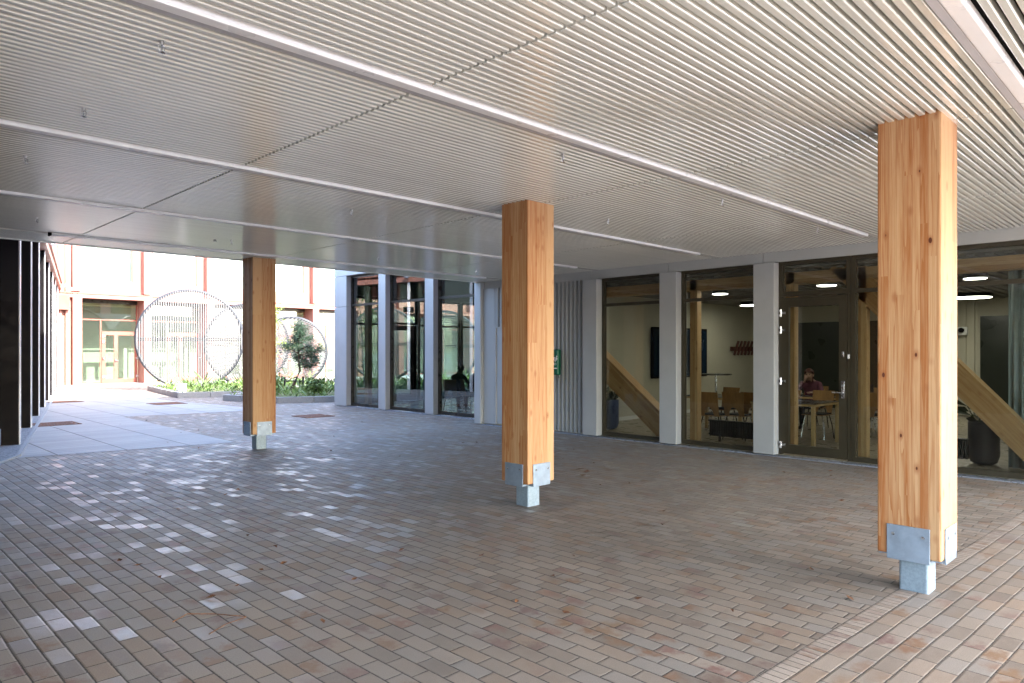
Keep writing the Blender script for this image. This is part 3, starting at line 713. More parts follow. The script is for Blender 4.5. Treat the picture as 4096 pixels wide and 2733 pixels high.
B().box(x0, x1, PY + 1.1, PY + 2.7, 3.9, 4.15).build("timber_ceiling", 'birch', pb)
B().box(5.0, x1 + 1, PY - .5, PY + 3.2, 9.41, 9.6).build("roof", 'conc', pb)
def xwin(x0, x1, plane, z0, z1, transoms=(), mull=(), mat='terra_d', gl='glass_p', w=.06, name="window"):
    f = B().box(x0, x0 + w, plane, plane + .06, z0, z1).box(x1 - w, x1, plane, plane + .06, z0, z1).box(x0 + w, x1 - w, plane, plane + .058, z0, z0 + w).box(x0 + w, x1 - w, plane, plane + .058, z1 - w, z1)
    for t_ in transoms: f.box(x0 + w, x1 - w, plane - .003, plane + .055, t_ - w / 2, t_ + w / 2)
    for m_, a, c_ in mull: f.box(m_ - w / 2, m_ + w / 2, plane - .006, plane + .052, a, c_)
    fo = f.build(name, mat, pb)
    B().box(x0 + .02, x1 - .02, plane + .025, plane + .033, z0 + .02, z1 - .02).build("pane", gl, fo); return fo
for k in range(-1, NB):
    x = 8.75 + 3.1 * k
    u = xwin(x + .42, x + 2.70, PY + .42, 5.03, 7.6, mat='terra', w=.05)
    B().box(x + .45, x + 2.68, PY + .55, PY + .56, 5.06, 7.6).build("white_and_sky_sheet", 'white_and_sky_sheet', u)  # white sheet painted as bright sky reflected in the upper window
    if k == -1: continue
    g_ = xwin(x + .40, x + 3.08, PY + .98, .05, 4.13, (3.17,), ((x + 1.42, .05, 3.17),))
    B().box(x + .40, x + 3.08, PY + .97, PY + 1.05, 3.98, 4.15).build("header", 'frame_dk', g_)
    if k in (0, 1, 3):
        d = B().box(x + 1.46, x + 1.62, PY + .93, PY + .985, .03, 2.60).box(x + 2.94, x + 3.07, PY + .93, PY + .985, .03, 2.60).box(x + 2.0, x + 2.17, PY + .93, PY + .985, .03, 2.60)
        for a, c_ in ((x + 1.62, x + 2.0), (x + 2.17, x + 2.94)): d.box(a, c_, PY + .932, PY + .983, .03, .25).box(a, c_, PY + .932, PY + .983, 2.42, 2.60)
        do = d.build("door", 'terra_d', pb)
        for z in (.30, 1.2, 2.0, 2.3):
            for xx in (x + 1.48, x + 3.0): B().box(xx, xx + .10, PY + .90, PY + .929, z, z + .14).build("hinge", 'steel', do)
        B().box(x + 2.02, x + 2.08, PY + .89, PY + .929, 1.1, 1.22).box(x + 2.05, x + 2.22, PY + .88, PY + .90, 1.14, 1.17).build("handle", 'steel', do)
B().box(x0, x1, PY - .25, PY + .97, -.01, .03).build("plinth", 'granite', pb)
# ribbed bay at the left end
w_ = B()
for k in range(12): w_.box(5.4 + k * .28, 5.53 + k * .28, PY + .1, PY + .2, 0, 9.2)
w_.box(5.2, 8.74, PY + .21, PY + .34, 0, 9.2).build("ribbed_bay", 'terra', pb)
B().box(7.7, 8.6, PY - .10, PY + .09, 3.55, 4.25).build("recess_box", 'terra_d', pb)
sg = thing("wall_lamp", "small dark red tube lamp below the recess on the terracotta wall", "wall lamp", (7.9, PY - .1, 3.3))
B().tube([(7.75, PY - .15, 3.48), (8.0, PY - .28, 3.12)], .08, 12).build("shade", 'terra_d', sg, smooth=True)
B().box(7.78, 7.86, PY - .14, PY + .09, 3.40, 3.46).build("bracket", 'terra_d', sg)

# ------------------------------------------------------------------ planters, rings, trees
P1 = [(9.0, 25.3), (10.9, 24.45), (13.5, 27), (18, 28), (18, 33.5), (9.9, 31.2)]
P2 = [(9.55, 22.9), (10.22, 20.45), (12.2, 19.55), (30, 20.2), (30, 27.5), (13.9, 27.6), (11.2, 24.2)]
def inset(poly, d):
    n = len(poly); out = []
    for i in range(n):
        a, b, c = (Vector((*poly[j % n], 0)) for j in (i - 1, i, i + 1))
        e1 = (b - a).normalized(); e2 = (c - b).normalized()
        n1 = Vector((-e1.y, e1.x, 0)); n2 = Vector((-e2.y, e2.x, 0)); m = (n1 + n2).normalized(); out.append((b + m * d / max(.3, m.dot(n1))))
    return [(p.x, p.y) for p in out]
def area(p): return sum(p[i - 1][0] * p[i][1] - p[i][0] * p[i - 1][1] for i in range(len(p))) / 2
def inside(p, x, y):
    r = False
    for i in range(len(p)):
        x1_, y1_ = p[i - 1]; x2_, y2_ = p[i]
        if (y1_ > y) != (y2_ > y) and x < (x2_ - x1_) * (y - y1_) / (y2_ - y1_) + x1_: r = not r
    return r
def leafq(b, p, d, w, up=None):
    d = Vector(d); s_ = d.cross(up or Vector((random.uniform(-1, 1), random.uniform(-1, 1), random.uniform(-.3, 1)))).normalized() * w / 2
    p = Vector(p); b.add([p, p + d * .5 + s_, p + d, p + d * .5 - s_], [(0, 1, 2, 3)])
for i, (P, lb_, big) in enumerate([(P1, "low granite-edged bed with green plants under the large ring", 1), (P2, "nearer granite-edged bed with shrubs and the small pine", 2)]):
    if area(P) < 0: P = P[::-1]
    Q = inset(P, .14)
    t = thing("planting_bed", lb_, "planter", (P[0][0], P[0][1], 0), group="raised beds in the courtyard")
    k = B(); n = len(P)
    for j in range(n):
        a, b_, qa, qb = P[j], P[(j + 1) % n], Q[j], Q[(j + 1) % n]
        L = math.dist(a, b_); m = max(1, round(L / 1.0))
        for s_ in range(m):
            f0, f1 = s_ / m + .004, (s_ + 1) / m - .004
            L4 = [(a[0] + (b_[0] - a[0]) * f0, a[1] + (b_[1] - a[1]) * f0), (a[0] + (b_[0] - a[0]) * f1, a[1] + (b_[1] - a[1]) * f1),
                  (qa[0] + (qb[0] - qa[0]) * f1, qa[1] + (qb[1] - qa[1]) * f1), (qa[0] + (qb[0] - qa[0]) * f0, qa[1] + (qb[1] - qa[1]) * f0)]
            k.prism(L4, 0, .19)
    k.build("kerb", 'granite', t); B().prism(Q, .02, .13).build("soil", 'moss', t)
    pl = B(); cnt = 0
    while cnt < (1500 if i else 520):
        x = random.uniform(9, 29 if i else 16); y = random.uniform(19, 32)
        if not inside(Q, x, y): continue
        cnt += 1
        if i == 0 and y > 30 and random.random() < .5: continue
        dn_ = math.sin(x * 2.3 + y) + math.sin(y * 1.9 - x * .7 + 1)
        if dn_ < -.5 and random.random() < .7: continue
        hgt = random.uniform(.05, .20) * (1.9 if dn_ > .8 else .9) * random.choice([1, 1, 1, 1.7])
        for q_ in range(7):
            th = random.uniform(0, 6.28); l = hgt * random.uniform(.6, 1.2)
            leafq(pl, (x + random.uniform(-.06, .06), y + random.uniform(-.06, .06), .13 + random.uniform(0, hgt * .6)), (math.cos(th) * l * .7, math.sin(th) * l * .7, l * .8), .045)
    tag(pl.build("ground_cover", ['leaf', 'leaf'][i]), kind='stuff')
bx = thing("bollard_light", "small white cube light standing at the edge of the bed under the large ring", "bollard light", (9.45, 26.2, .15))
B().box(9.33, 9.58, 26.1, 26.35, .12, .42).build("body", 'white_and_sky_sheet', bx, bevel=.01)
B().box(9.31, 9.60, 26.08, 26.37, .42, .45).build("cap", 'led_white', bx, bevel=.005)

def ring(name_lbl, cen, rad, t, ang, lean=0.0, n=46, bar=True):
    """steel hoop with flat slats; t: horizontal tangent of its plane, ang: slat direction from vertical"""
    cen = Vector(cen); t = Vector(t).normalized(); nrm = t.cross(Vector((0, 0, 1))).normalized()
    up = (Vector((0, 0, 1)) * math.cos(lean) + nrm * math.sin(lean)).normalized(); nn = t.cross(up).normalized()
    o = thing("lattice_ring", name_lbl, "sculpture", tuple(cen - up * rad), group="large round lattice rings in the courtyard")
    pts = [cen + t * rad * math.cos(a) + up * rad * math.sin(a) for a in [2 * math.pi * k / 96 for k in range(96)]]
    B().tube(pts, .07, 10, closed=True).build("hoop", 'ring', o, smooth=True)
    if bar:
        b = B()
        for dz in (0.03, -.05): b.tube([cen - t * (rad - .03) + up * dz, cen + t * (rad - .03) + up * dz], .030, 10)
        b.build("cross_bar", 'ring', o, smooth=True)
    u = (up * math.cos(ang) + t * math.sin(ang)); v = (t * math.cos(ang) - up * math.sin(ang))
    for k in range(n):
        s_ = (k + .5) / n * 2 - 1; h = math.sqrt(max(0, 1 - s_ * s_)) * (rad + .03)
        if h < .1: continue
        cc = cen + v * s_ * rad + nn * .055
        B().obox(cc, u * h, v * .024, nn * .012).build("slat", 'rslat', o)
    fb = B()
    for s_ in (-1, 1): fb.bar(cen - up * rad + t * s_ * .5 + up * .05, cen - up * rad + t * s_ * .5 + Vector((0, 0, -.2)), .08, .08)
    fb.build("foot", 'ring', o); return o
ring("largest lattice ring with vertical slats and a horizontal middle bar", (11.27, 30.2, 2.12), 2.02, (.94, -.35, 0), 0)
ring("middle lattice ring with slanting slats, partly behind the largest ring and the far column", (14.0, 30.9, 1.92), 1.80, (.80, -.60, 0), R(-32), n=40)
ring("smallest lattice ring right of the far column, behind the pine", (15.4, 29.4, 1.63), 1.50, (.86, -.51, 0), R(62), n=34)

ring("lattice ring seen through the left courtyard window", (21.6, 31.2, 2.0), 1.9, (.86, -.51, 0), R(-40), n=42)
ring("lattice ring seen through the right courtyard window", (23.6, 28.6, 1.9), 1.8, (.80, -.60, 0), R(88), n=40)
# pine
pt = Vector((12.95, 24.78, .13)); r2 = Vector((.7071, -.7071, 0))
pn = thing("pine_tree", "small dark windswept pine with a leaning trunk in the nearer bed", "tree", tuple(pt))
trk = [pt, pt + r2 * .15 + Vector((0, 0, .35)), pt + r2 * .33 + Vector((0, 0, .75)), pt + r2 * .28 + Vector((0, 0, 1.2)), pt + r2 * .26 + Vector((0, 0, 1.75)), pt + r2 * .32 + Vector((0, 0, 2.35))]
b = B().tube(trk, [.075, .055, .045, .035, .026, .012], 8)
limbs = [(.5, -.55, .30, .1), (.85, .35, .85, .2), (.95, .85, .92, -.2), (1.05, .75, 1.15, .2), (1.1, -.35, 1.25, .3), (1.2, .45, 1.35, .3), (1.3, .70, 1.50, .2), (1.4, -.62, 1.62, -.1), (1.5, .62, 1.68, -.3), (1.55, -.30, 1.72, .2), (1.75, .30, 1.92, .2), (1.8, -.28, 1.98, .25), (1.95, .12, 2.12, -.2), (2.05, .15, 2.3, .1), (2.1, -.15, 2.35, .1)]
tips = []
def tp(z):
    for a_, c_ in zip(trk[:-1], trk[1:]):
        if c_.z - pt.z >= z: f = (z - (a_.z - pt.z)) / (c_.z - a_.z); return a_.lerp(c_, f)
    return trk[-1]
for z, rx, ez, dy in limbs:
    a_ = tp(z); e_ = pt + r2 * (rx + .3) + Vector((dy, dy, ez))
    m_ = a_.lerp(e_, .5) + Vector((0, 0, .06)); b.tube([a_, m_, e_], [.024, .018, .008], 6); tips += [(a_.lerp(m_, q_) if q_ < .5 else m_.lerp(e_, (q_ - .5) * 2)) + Vector((random.gauss(0, .05), random.gauss(0, .05), random.gauss(.03, .05))) for q_ in (.35, .5, .62, .75, .88, 1.0)] if ez > .7 else []
b.build("trunk", 'bark', pn, smooth=True)
nb = B()
for e_ in tips:
    for q_ in range(random.choice([40, 80, 140])):
        d = Vector((random.gauss(0, 1), random.gauss(0, 1), random.gauss(.25, .8))).normalized()
        p = e_ + Vector((random.gauss(0, .085), random.gauss(0, .085), random.gauss(.03, .085)))
        leafq(nb, p, d * random.uniform(.08, .15), .020)
nb.build("crown", 'needle', pn)
su = thing("tree_stake_frame", "low black timber stakes with a rail supporting the pine", "stakes", tuple(pt))
for dx_, dd in [(-.16, -.3), (.40, .15), (-.52, .5)]:
    c_ = pt + r2 * dx_ + Vector((dd, dd, 0)) * .7
    B().tube([c_ - Vector((0, 0, .1)), c_ + Vector((0, 0, .52))], .042, 10).build("stake", 'post_blk', su, smooth=True)
B().tube([pt + r2 * -.6 + Vector((-.1, -.1, .36)), pt + r2 * .46 + Vector((0, 0, .36))], .025, 8).build("rail", 'post_blk', su)

def leafy(lbl, base, h, spread, lm, bm_, nleaf, cz=.55, seed=1, name="young_tree", lsz=.07, stems=3):
    random.seed(seed); base = Vector(base); t = thing(name, lbl, "tree", tuple(base)); b = B(); tips = []
    for s_ in range(stems):
        th = 6.28 * s_ / stems + .4; top = base + Vector((math.cos(th) * spread * .4, math.sin(th) * spread * .4, h))
        pts = [base.lerp(top, f) + Vector((random.gauss(0, .03), random.gauss(0, .03), 0)) for f in (0, .25, .5, .75, 1)]
        b.tube(pts, [.03, .025, .018, .012, .006], 6)
        for q_ in range(16):
            a_ = base.lerp(top, random.uniform(.25, .98)); th2 = random.uniform(0, 6.28); l = spread * random.uniform(.3, .8)
            e_ = a_ + Vector((math.cos(th2) * l, math.sin(th2) * l, l * random.uniform(.1, .8))); b.tube([a_, e_], [.009, .003], 4, cap=False); tips += [a_.lerp(e_, f) for f in (.4, .7, 1)]
    b.build("trunk", bm_, t)
    lf = B()
    for q_ in range(nleaf):
        c_ = random.choice(tips); p = c_ + Vector((random.gauss(0, .09), random.gauss(0, .09), random.gauss(0, .08)))
        d = Vector((random.gauss(0, 1), random.gauss(0, 1), random.gauss(0, .7))).normalized() * random.uniform(.6, 1.2) * lsz
        leafq(lf, p, d, lsz * .7)
    lf.build("crown", lm, t); return t
leafy("slender yellow-green young tree just right of the far column", (11.9, 24.5, .13), 3.1, .55, 'leaf_y', 'bark_l', 1700, seed=3)
leafy("leafy young tree at the back of the nearer bed behind the wing's corner", (14.2, 21.6, .13), 3.4, .8, 'leaf_y', 'bark_l', 1600, seed=5)
leafy("low bushy green shrub at the right foot of the pine", (12.15, 21.6, .13), .45, .35, 'leaf', 'bark', 500, seed=8, name="shrub", lsz=.11)
leafy("low bushy green shrub left of the pine beside the far column", (10.9, 22.3, .13), .55, .4, 'leaf', 'bark', 600, seed=9, name="shrub", lsz=.11)
random.seed(11)
# drain covers
for x, y, s_, l in [(3.85, 18.1, .42, "rusty drain cover nearest the dark fins"), (5.76, 25.9, .45, "rusty drain cover farthest off, at the left edge of the path"),
                    (7.8, 22.8, .45, "rusty drain cover in the middle of the courtyard paving"), (8.84, 15.8, .38, "rusty drain cover in front of the grey wing's windows")]:
    t = thing("drain_cover", l, "drain cover", (x, y, 0), group="rusty drain covers in the paving")
    f = B().box(x - s_, x + s_, y - s_, y - s_ + .04, .0, .014).box(x - s_, x + s_, y + s_ - .04, y + s_, 0, .014).box(x - s_, x - s_ + .04, y - s_ + .04, y + s_ - .04, 0, .014).box(x + s_ - .04, x + s_, y - s_ + .04, y + s_ - .04, 0, .014)
    f.build("rim", 'corten', t); g_ = B()
    for k in range(11): g_.box(x - s_ + .06 + k * (2 * s_ - .12) / 11, x - s_ + .06 + (k + .62) * (2 * s_ - .12) / 11, y - s_ + .04, y + s_ - .04, .002, .012)
    g_.box(x - s_ + .04, x + s_ - .04, y - .03, y + .03, .003, .0125); g_.build("grating", 'corten', t)
# fallen leaves
lf = B()
for k in range(95):
    if k < 3: x, y = [(7.38, 6.08), (7.04, 5.75), (7.3, 5.9)][k]
    else:
        D = random.uniform(4, 17); u = random.uniform(-.6, .5); x, y = D * (1 + u) / 1.414, D * (1 - u) / 1.414
        if x > 10.2 or x < wallx(y) + .3: continue
    s_ = random.uniform(.015, .04) if k > 2 else .09
    th = random.uniform(0, 6.28); d = Vector((math.cos(th), math.sin(th), 0)); n_ = Vector((-d.y, d.x, 0))
    p = Vector((x, y, .006)); z = lambda: Vector((0, 0, random.uniform(.0, .018)))
    lf.add([p - d * s_ + z(), p + n_ * s_ * .5 + z(), p + d * s_ + z(), p - n_ * s_ * .5 + z(), p + Vector((0, 0, .004))], [(0, 1, 4), (1, 2, 4), (2, 3, 4), (3, 0, 4)])
tag(lf.build("fallen_leaves", 'dryleaf'), kind='stuff')
tw = B()
for (x, y) in [(1.95, 5.2), (2.3, 4.55)]:
    pass
tw.tube([(1.52, 4.35, .006), (1.62, 4.40, .014), (1.75, 4.30, .006), (1.86, 4.12, .008)], .003, 5); tw.tube([(1.60, 4.02, .005), (1.72, 4.08, .012), (1.86, 4.12, .006)], .0028, 5)
tag(tw.build("dry_twig", 'dryleaf'), "thin dry forked twig lying on the brick paving at lower left", "twig")

# ------------------------------------------------------------------ things inside the glazed room
def lamp(x, y, r, lbl):
    t = thing("ceiling_lamp", lbl, "ceiling lamp", (x, y, 2.78), group="round ceiling lamps in the glazed room")
    B().lathe((x, y, 0), [(r, 2.865), (r, 2.79), (r * .97, 2.785)], 32).build("housing", 'planter', t, smooth=True)
    B().lathe((x, y, 0), [(r * .95, 2.784), (r * .93, 2.776), (r * .5, 2.772)], 32).build("diffuser", 'lamp', t, smooth=True)
for x, y, r, l in [(11.75, 6.02, .23, "round lit lamp, largest in the middle window"), (13.23, 7.19, .16, "small round lit lamp left of the large one in the middle window"), (17.0, 8.4, .26, "far round lit lamp below the transom of the middle window"),
                (12.88, 4.92, .17, "round lit lamp seen in the pane above the glass door"), (11.80, 8.68, .15, "round lit lamp in the leftmost window"), (11.90, 2.27, .22, "large round lit lamp right of the near column"),
                (13.34, 2.75, .17, "smaller round lit lamp right of the near column"), (18.0, 3.8, .42, "farthest round lit lamp below the transom right of the near column"), (15.5, 5.5, .2, "round lit lamp over the tables")]:
    lamp(x, y, r, l)
def chair():
    t = thing("wooden_chair", "x", "chair", (0, 0, 0), group="bent plywood chairs in the glazed room")   # faces +x
    b = B(); th = .012; N = 14
    # backrest with an arched cut-out at the foot
    def yz(a): return a
    outl = []
    H0, H1 = .42, .86
    ys_ = [-.20 + .40 * k / N for k in range(N + 1)]
    for k in range(N):
        ya, yb = ys_[k], ys_[k + 1]
        def low(y): return H0 + (.17 * math.sqrt(max(0, 1 - (y / .105) ** 2)) if abs(y) < .105 else 0)
        def wy(y, z): return y * (1 - .12 * (1 - (z - H0) / (H1 - H0)))
        def X(z): return -.20 - .10 * (z - .42) / .44
        la, lb2 = low(ya), low(yb)
        vs = []
        for xo in (0, th):
            for y_, z_ in ((ya, la), (yb, lb2), (yb, H1), (ya, H1)): vs.append((X(z_) + xo - .02 * (y_ / .2) ** 2 * -1, wy(y_, z_), z_))
        b.add(vs, [(0, 1, 2, 3), (7, 6, 5, 4), (3, 2, 6, 7), (0, 4, 5, 1)] + ([(0, 3, 7, 4)] if k == 0 else []) + ([(1, 5, 6, 2)] if k == N - 1 else []))
    b.build("backrest", 'chair_wood', t, local=True, smooth=False)
    B().box(-.20, .22, -.20, .20, .425, .438).build("seat", 'chair_wood', t, local=True, bevel=.01)
    B().box(-.17, .20, -.185, .185, .439, .465).build("seat_pad", 'seatpad', t, local=True, bevel=.012)
    for sx in (-1, 1):
        for sy in (-1, 1):
            B().tube([(sx * .15, sy * .15, .42), (sx * .17, sy * .19, .25), (sx * .21, sy * .21, .0)], .010, 8).build("leg", 'steel' if sx > 0 else 'dark_metal_shaded_fin', t, local=True, smooth=True)
    return t
ch0 = chair(); ch0.location = (11.62, 6.42, .02); ch0['label'] = "wooden chair seen from behind, left one behind the radiator"
for x, y, rz, l in [(11.86, 6.08, 4, "wooden chair seen from behind, right one of the pair behind the radiator"), (12.05, 5.78, -8, "wooden chair next in the row, cut off by the grey pilaster"),
                    (12.9, 6.95, 170, "wooden chair across the table, behind the left one of the pair"), (13.3, 6.3, 185, "wooden chair across the table, behind the right one of the pair"),
                    (13.05, 5.15, 178, "pale wooden chair standing beyond the black-topped table"), (12.9, 5.75, 150, "wooden chair at the left side of the black-topped table"),
                    (13.4, 4.75, 20, "darker wooden chair in front of the person in pink"), (13.5, 4.2, 10, "wooden chair in front of the person in black"), (15.2, 6.3, 160, "farthest wooden chair behind the person in pink")]:
    dup(ch0, (x, y, .02), R(rz), l)
def table(x0, x1, y0, y1, lbl, h=.73, legx=.05):
    t = thing("table", lbl, "table", ((x0 + x1) / 2, (y0 + y1) / 2, .02))
    tp_ = B().box(x0, x1, y0, y1, h - .035, h).build("edge", 'birch', t, bevel=.004)
    B().box(x0 + .006, x1 - .006, y0 + .006, y1 - .006, h + .0005, h + .006).build("tabletop", 'tabletop', t)
    for x in (x0 + legx, x1 - legx):
        for y in (y0 + legx, y1 - legx): B().box(x - .03, x + .03, y - .03, y + .03, .02, h - .036).build("leg", 'birch', t, bevel=.006)
table(11.62, 12.75, 4.62, 5.75, "black-topped table with birch legs right behind the glass door")
table(12.1, 13.2, 6.15, 7.5, "black-topped table behind the two chairs of the middle window")
table(13.55, 14.1, 4.1, 6.4, "long table where the two people sit")
hi = thing("standing_table", "high round café table on a single pole by the back wall", "high table", (12.95, 7.13, .02))
B().lathe((12.95, 7.13, 0), [(.30, 1.13), (.31, 1.14), (.31, 1.155)], 28).build("tabletop", 'tabletop', hi)
B().tube([(12.95, 7.13, .03), (12.95, 7.13, 1.13)], .022, 12).build("pole", 'steel', hi, smooth=True)
B().lathe((12.95, 7.13, 0), [(.22, .02), (.22, .03), (.03, .045)], 24).build("foot", 'steel', hi)
def radiator(y0, y1, lbl, x=11.36):
    t = thing("radiator", lbl, "radiator", (x, (y0 + y1) / 2, .02), group="low black radiators behind the glass")
    b = B(); n = int((y1 - y0) / .045)
    for k in range(n): b.box(x - .04, x + .04, y0 + k * .045 + .006, y0 + k * .045 + .039, .11, .37)
    b.build("fins", 'radiator', t); B().box(x - .05, x + .05, y0 - .005, y1 + .005, .371, .392).box(x - .03, x + .03, y0, y1, .13, .16).build("casing", 'radiator', t)
    for y in (y0 + .2, y1 - .2): B().box(x - .02, x + .02, y - .015, y + .015, .02, .109).build("foot", 'radiator', t)
radiator(5.15, 6.38, "low black radiator behind the middle window")
radiator(2.95, 3.50, "low black radiator in the narrow window beside the glass door")
radiator(2.42, 2.85, "short black radiator right of the near column")
tv = thing("wall_screen", "large dark blue screen on the side wall of the room", "screen", (15.6, 9.6, 1.57))
B().box(14.35, 16.9, 9.56, 9.63, .95, 2.2).build("bezel", 'black', tv, bevel=.01); B().box(14.40, 16.85, 9.552, 9.559, 1.0, 2.15).build("display", 'screen', tv)
ck = thing("coat_rack", "dark wooden coat rack with slanting pegs on the side wall", "coat rack", (18.9, 9.6, 1.7))
B().box(18.3, 19.6, 9.60, 9.632, 1.62, 1.74).build("rail", 'hair_red', ck)
for k in range(6): B().bar((18.42 + k * .21, 9.58, 1.50), (18.52 + k * .21, 9.50, 1.90), .05, .05).build("peg", 'hair_red', ck)
ic = thing("wall_camera", "small white camera on the pale panelled wall right of the near column", "camera", (19.8, 4.35, 2.1))
B().box(19.78, 19.9, 4.25, 4.45, 2.0, 2.2).build("housing", 'white_and_sky_sheet', ic, bevel=.02); B().tube([(19.78, 4.36, 2.12), (19.70, 4.36, 2.12)], .06, 14).build("lens", 'black', ic, smooth=True)
cu = thing("curtain", "grey-blue pleated curtain at the right edge of the large window", "curtain", (11.5, 1.4, .05))
b = B(); prof = []; n = 120
for k in range(n + 1):
    y = 1.98 - k * .012; prof.append((11.48 + .035 * math.sin(k * .85) + .01 * math.sin(k * .31), y))
b.add([(x, y, .03) for x, y in prof] + [(x, y, 2.84) for x, y in prof], [(k, k + 1, n + 2 + k, n + 1 + k) for k in range(n)])
co = b.build("cloth", 'curtain', cu, smooth=True); md = co.modifiers.new("s", 'SOLIDIFY'); md.thickness = .004
B().box(11.44, 11.52, .5, 2.0, 2.842, 2.862).build("track", 'dark_metal_shaded_fin', cu)
def planter(x, y, r, h, mat, lbl, leafmat, seed, n, base=.02, tall=.5, alt=None):
    random.seed(seed); t = thing("potted_plant", lbl, "potted plant", (x, y, base))
    B().lathe((x, y, base), [(r * .55, 0), (r * .85, h * .06), (r, h * .22), (r, h), (r * .93, h), (r * .93, h * .93)], 28).build("pot", mat, t, smooth=True)
    lf = B(); lf2 = B()
    for k in range(n):
        th = random.uniform(0, 6.28); l = tall * random.uniform(.4, 1); d = Vector((math.cos(th) * .5, math.sin(th) * .5, random.uniform(.3, 1))).normalized() * l
        p = Vector((x + math.cos(th) * r * .4, y + math.sin(th) * r * .4, base + h * .95))
        st_ = p + d * .6; q_ = lf2 if (alt and random.random() < .35) else lf
        lf.tube([p, st_], .004, 4, cap=False)
        dd = (d.normalized() + Vector((math.cos(th), math.sin(th), -.5)) * .7).normalized() * random.uniform(.14, .28)
        leafq(q_, st_, dd, .09)
    lf.build("leaves", leafmat, t)
    if lf2.v: lf2.build("variegated_leaves", alt, t)
planter(11.58, 8.76, .19, .60, 'planter_b', "navy pot with a cream-streaked plant behind the leftmost window", 'plant_dk', 4, 90, tall=.50, alt='plant_cr')
planter(11.66, 2.30, .19, .60, 'planter', "black round-bottomed pot with a leafy plant under the diagonal brace", 'plant_dk', 6, 30, tall=.45)
lp = thing("laptop", "black laptop open in front of the person in pink", "laptop", (13.8, 5.95, .74))
B().box(13.62, 13.86, 5.78, 6.12, .737, .752).build("keyboard", 'black', lp); B().obox((13.60, 5.95, .85), (.045, 0, -.10), (0, .17, 0), (.004, 0, .002)).build("screen", 'black', lp)

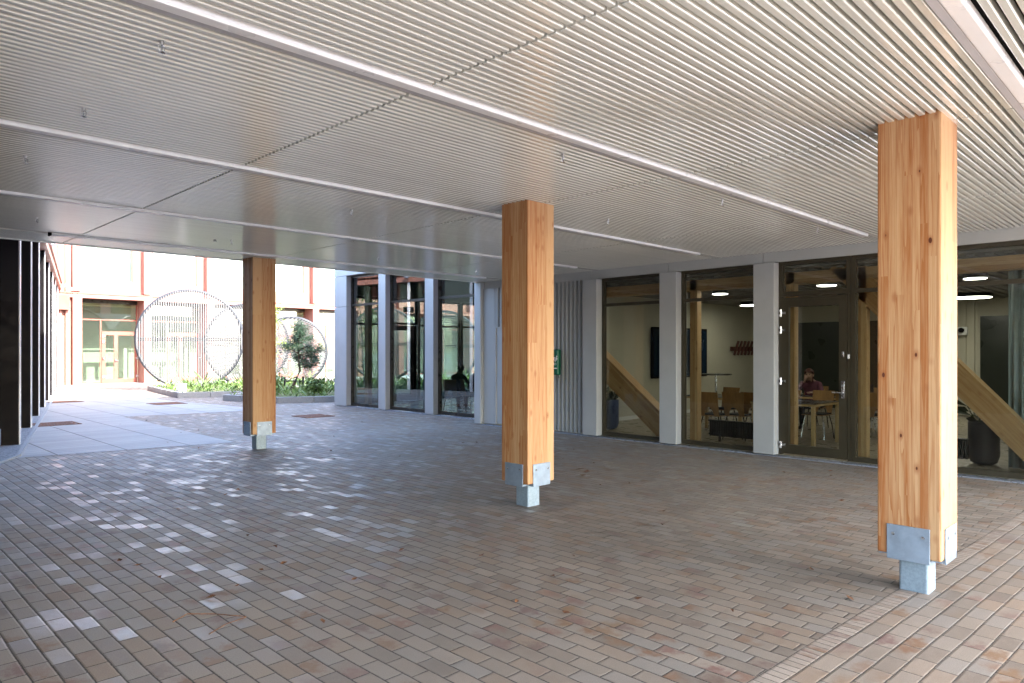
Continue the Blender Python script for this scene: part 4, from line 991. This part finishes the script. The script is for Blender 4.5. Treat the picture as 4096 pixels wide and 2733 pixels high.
# ------------------------------------------------------------------ people (seated, facing -x before rotation)
def person(loc, rz, lbl, cloth, hair, lean=.12, look=.25, arms='face', long_hair=True, group=None):
    """grown from one skinned skeleton; origin on the floor below the hips"""
    J = {}; E = []; Rr = {}
    def j(n, p, r, par=None):
        J[n] = Vector(p); Rr[n] = r
        if par: E.append((par, n))
    ln = lean
    j('hip', (0, 0, .52), (.15, .13)); j('belly', (-.03 - ln * .4, 0, .68), (.135, .115), 'hip'); j('chest', (-.06 - ln, 0, .86), (.155, .115), 'belly')
    j('neck', (-.10 - ln * 1.25, 0, 1.0), (.062, .06), 'chest'); hx_ = -.15 - ln * 1.5 - look * .1
    j('skull', (hx_, 0, 1.08), (.078, .088), 'neck'); j('crown', (hx_ - .01, 0, 1.17), (.072, .085), 'skull')
    for s, k in ((1, 'l'), (-1, 'r')):
        j('sh' + k, (-.08 - ln * 1.05, s * .17, .92), (.062, .062), 'chest')
        el = (-.22 - ln, s * .24, .74)
        j('el' + k, el, (.045, .045), 'sh' + k)
        if arms == 'face' and s == 1: wr = (hx_ - .09, .06, .98); hd = (hx_ - .09, .045, 1.05); fd = Vector((.02, -.02, .07))
        else: wr = (-.43 - ln, s * .12, .765); hd = (-.50 - ln, s * .09, .77); fd = Vector((-.07, -s * .01, -.008))
        j('wr' + k, wr, (.026, .022), 'el' + k); j('hd' + k, hd, (.034, .016), 'wr' + k)
        sd = Vector((0, 1, 0))
        for q in range(4):
            L = [.85, 1.0, .95, .75][q]; b0 = Vector(hd) + sd * (q - 1.5) * .017 * s; 
            j('f%d%s' % (q, k), tuple(b0 + fd * .55 * L), (.009, .009), 'hd' + k); j('g%d%s' % (q, k), tuple(b0 + fd * 1.0 * L + Vector((0, 0, -.008))), (.008, .008), 'f%d%s' % (q, k))
        j('t' + k, tuple(Vector(hd) + sd * -.038 * s + fd * .2), (.010, .010), 'hd' + k); j('u' + k, tuple(Vector(hd) + sd * -.05 * s + fd * .6), (.009, .009), 't' + k)
        j('kn' + k, (-.42, s * .12, .50), (.075, .075), 'hip'); j('an' + k, (-.42, s * .12, .09), (.042, .042), 'kn' + k); j('to' + k, (-.57, s * .13, .045), (.04, .03), 'an' + k)
    names = list(J); me = bpy.data.meshes.new("person"); me.from_pydata([tuple(J[n]) for n in names], [(names.index(a_), names.index(b_2)) for a_, b_2 in E], []); me.update()
    o = bpy.data.objects.new("tmp", me); col.objects.link(o)
    sk = o.modifiers.new("s", 'SKIN'); sk.use_smooth_shade = True
    for i, n in enumerate(names):
        me.skin_vertices[0].data[i].radius = Rr[n]; me.skin_vertices[0].data[i].use_root = (n == 'hip')
    ss = o.modifiers.new("u", 'SUBSURF'); ss.levels = 2; ss.render_levels = 2
    bpy.context.view_layer.update(); dg = bpy.context.evaluated_depsgraph_get()
    bme = bpy.data.meshes.new_from_object(o.evaluated_get(dg)); bpy.data.objects.remove(o)
    bme.materials.clear(); bme.materials.append(M['skin']); bme.materials.append(M[cloth]); bme.materials.append(M['cl_blk'])
    hc = J['skull']
    for p in bme.polygons:
        c_ = p.center; p.use_smooth = True
        headish = c_.z > .985 and (c_ - Vector((hx_, 0, 1.1))).length < .2
        handish = min((c_ - J['hd' + k]).length for k in 'lr') < .10 and min((c_ - J['wr' + k]).length for k in 'lr') > .015
        p.material_index = 0 if (headish or handish) else (2 if c_.z < .56 else 1)
    root = bpy.data.objects.new("person", bme); col.objects.link(root); root.location = loc; root.rotation_euler = (0, 0, rz)
    tag(root, lbl, "person", group)
    # hair, ears, nose, eyes
    hb = B(); n1, n2 = 12, 16; hc = Vector((hx_ + .012, 0, 1.135)); k0 = 0; vs = []; fs = []
    for a_ in range(n1 + 1):
        ph = math.pi * .80 * a_ / n1
        for c_ in range(n2):
            th = 2 * math.pi * c_ / n2; front = math.cos(th) < -.35
            ph2 = min(ph, 1.30) if front else ph
            rr = .098 + .004 * math.sin(th * 7)
            z_ = rr * 1.12 * math.cos(ph2)
            if long_hair and not front and a_ > n1 * .65: z_ -= .10 * (a_ / n1 - .65) / .35
            vs.append(hc + Vector((rr * 1.05 * math.sin(ph2) * math.cos(th), rr * .95 * math.sin(ph2) * math.sin(th), z_)))
    for a_ in range(n1):
        for c_ in range(n2): fs.append((a_ * n2 + c_, a_ * n2 + (c_ + 1) % n2, (a_ + 1) * n2 + (c_ + 1) % n2, (a_ + 1) * n2 + c_))
    hb.add(vs, fs); hb.build("hair", hair, root, local=True, smooth=True)
    nb_ = B().tube([(hx_ - .082, 0, 1.115), (hx_ - .098, 0, 1.09)], [.008, .013], 8); nb_.build("nose", 'skin', root, local=True, smooth=True)
    for s in (-1, 1):
        B().tube([(hx_ - .076, s * .03, 1.118), (hx_ - .084, s * .03, 1.118)], .009, 8).build("eye", 'black', root, local=True)
        B().lathe((hx_ + .0, s * .082, 1.10), [(.006, -.025), (.014, 0), (.006, .025)], 8).build("ear", 'skin', root, local=True, smooth=True)
    B().box(hx_ - .086, hx_ - .076, -.02, .02, 1.06, 1.066).build("mouth", 'hair_red', root, local=True)
    return root
person((14.62, 5.85, .02), R(8), "seated person in a dusty pink top with auburn hair, chin in hand", 'cl_pink', 'hair_red')
person((14.72, 4.84, .02), R(-6), "seated person in black with black hair, leaning over the table", 'cl_blk', 'hair_blk', lean=.16)
person((11.95, 14.08, .02), R(200), "left one of the two people sitting behind the right courtyard window", 'cl_grn', 'hair_blk', arms='table', long_hair=False)
person((12.35, 13.98, .02), R(170), "right one of the two people sitting behind the right courtyard window", 'cl_blk', 'hair_blk', arms='table')
for x, y, rz, l in [(14.70, 5.85, 188, "wooden chair under the person in pink"), (14.80, 4.84, 174, "wooden chair under the person in black"), (11.95, 14.08, 20, "chair under the left person behind the courtyard window"), (12.35, 13.98, -10, "chair under the right person behind the courtyard window")]:
    dup(ch0, (x, y, .02), R(rz), l)
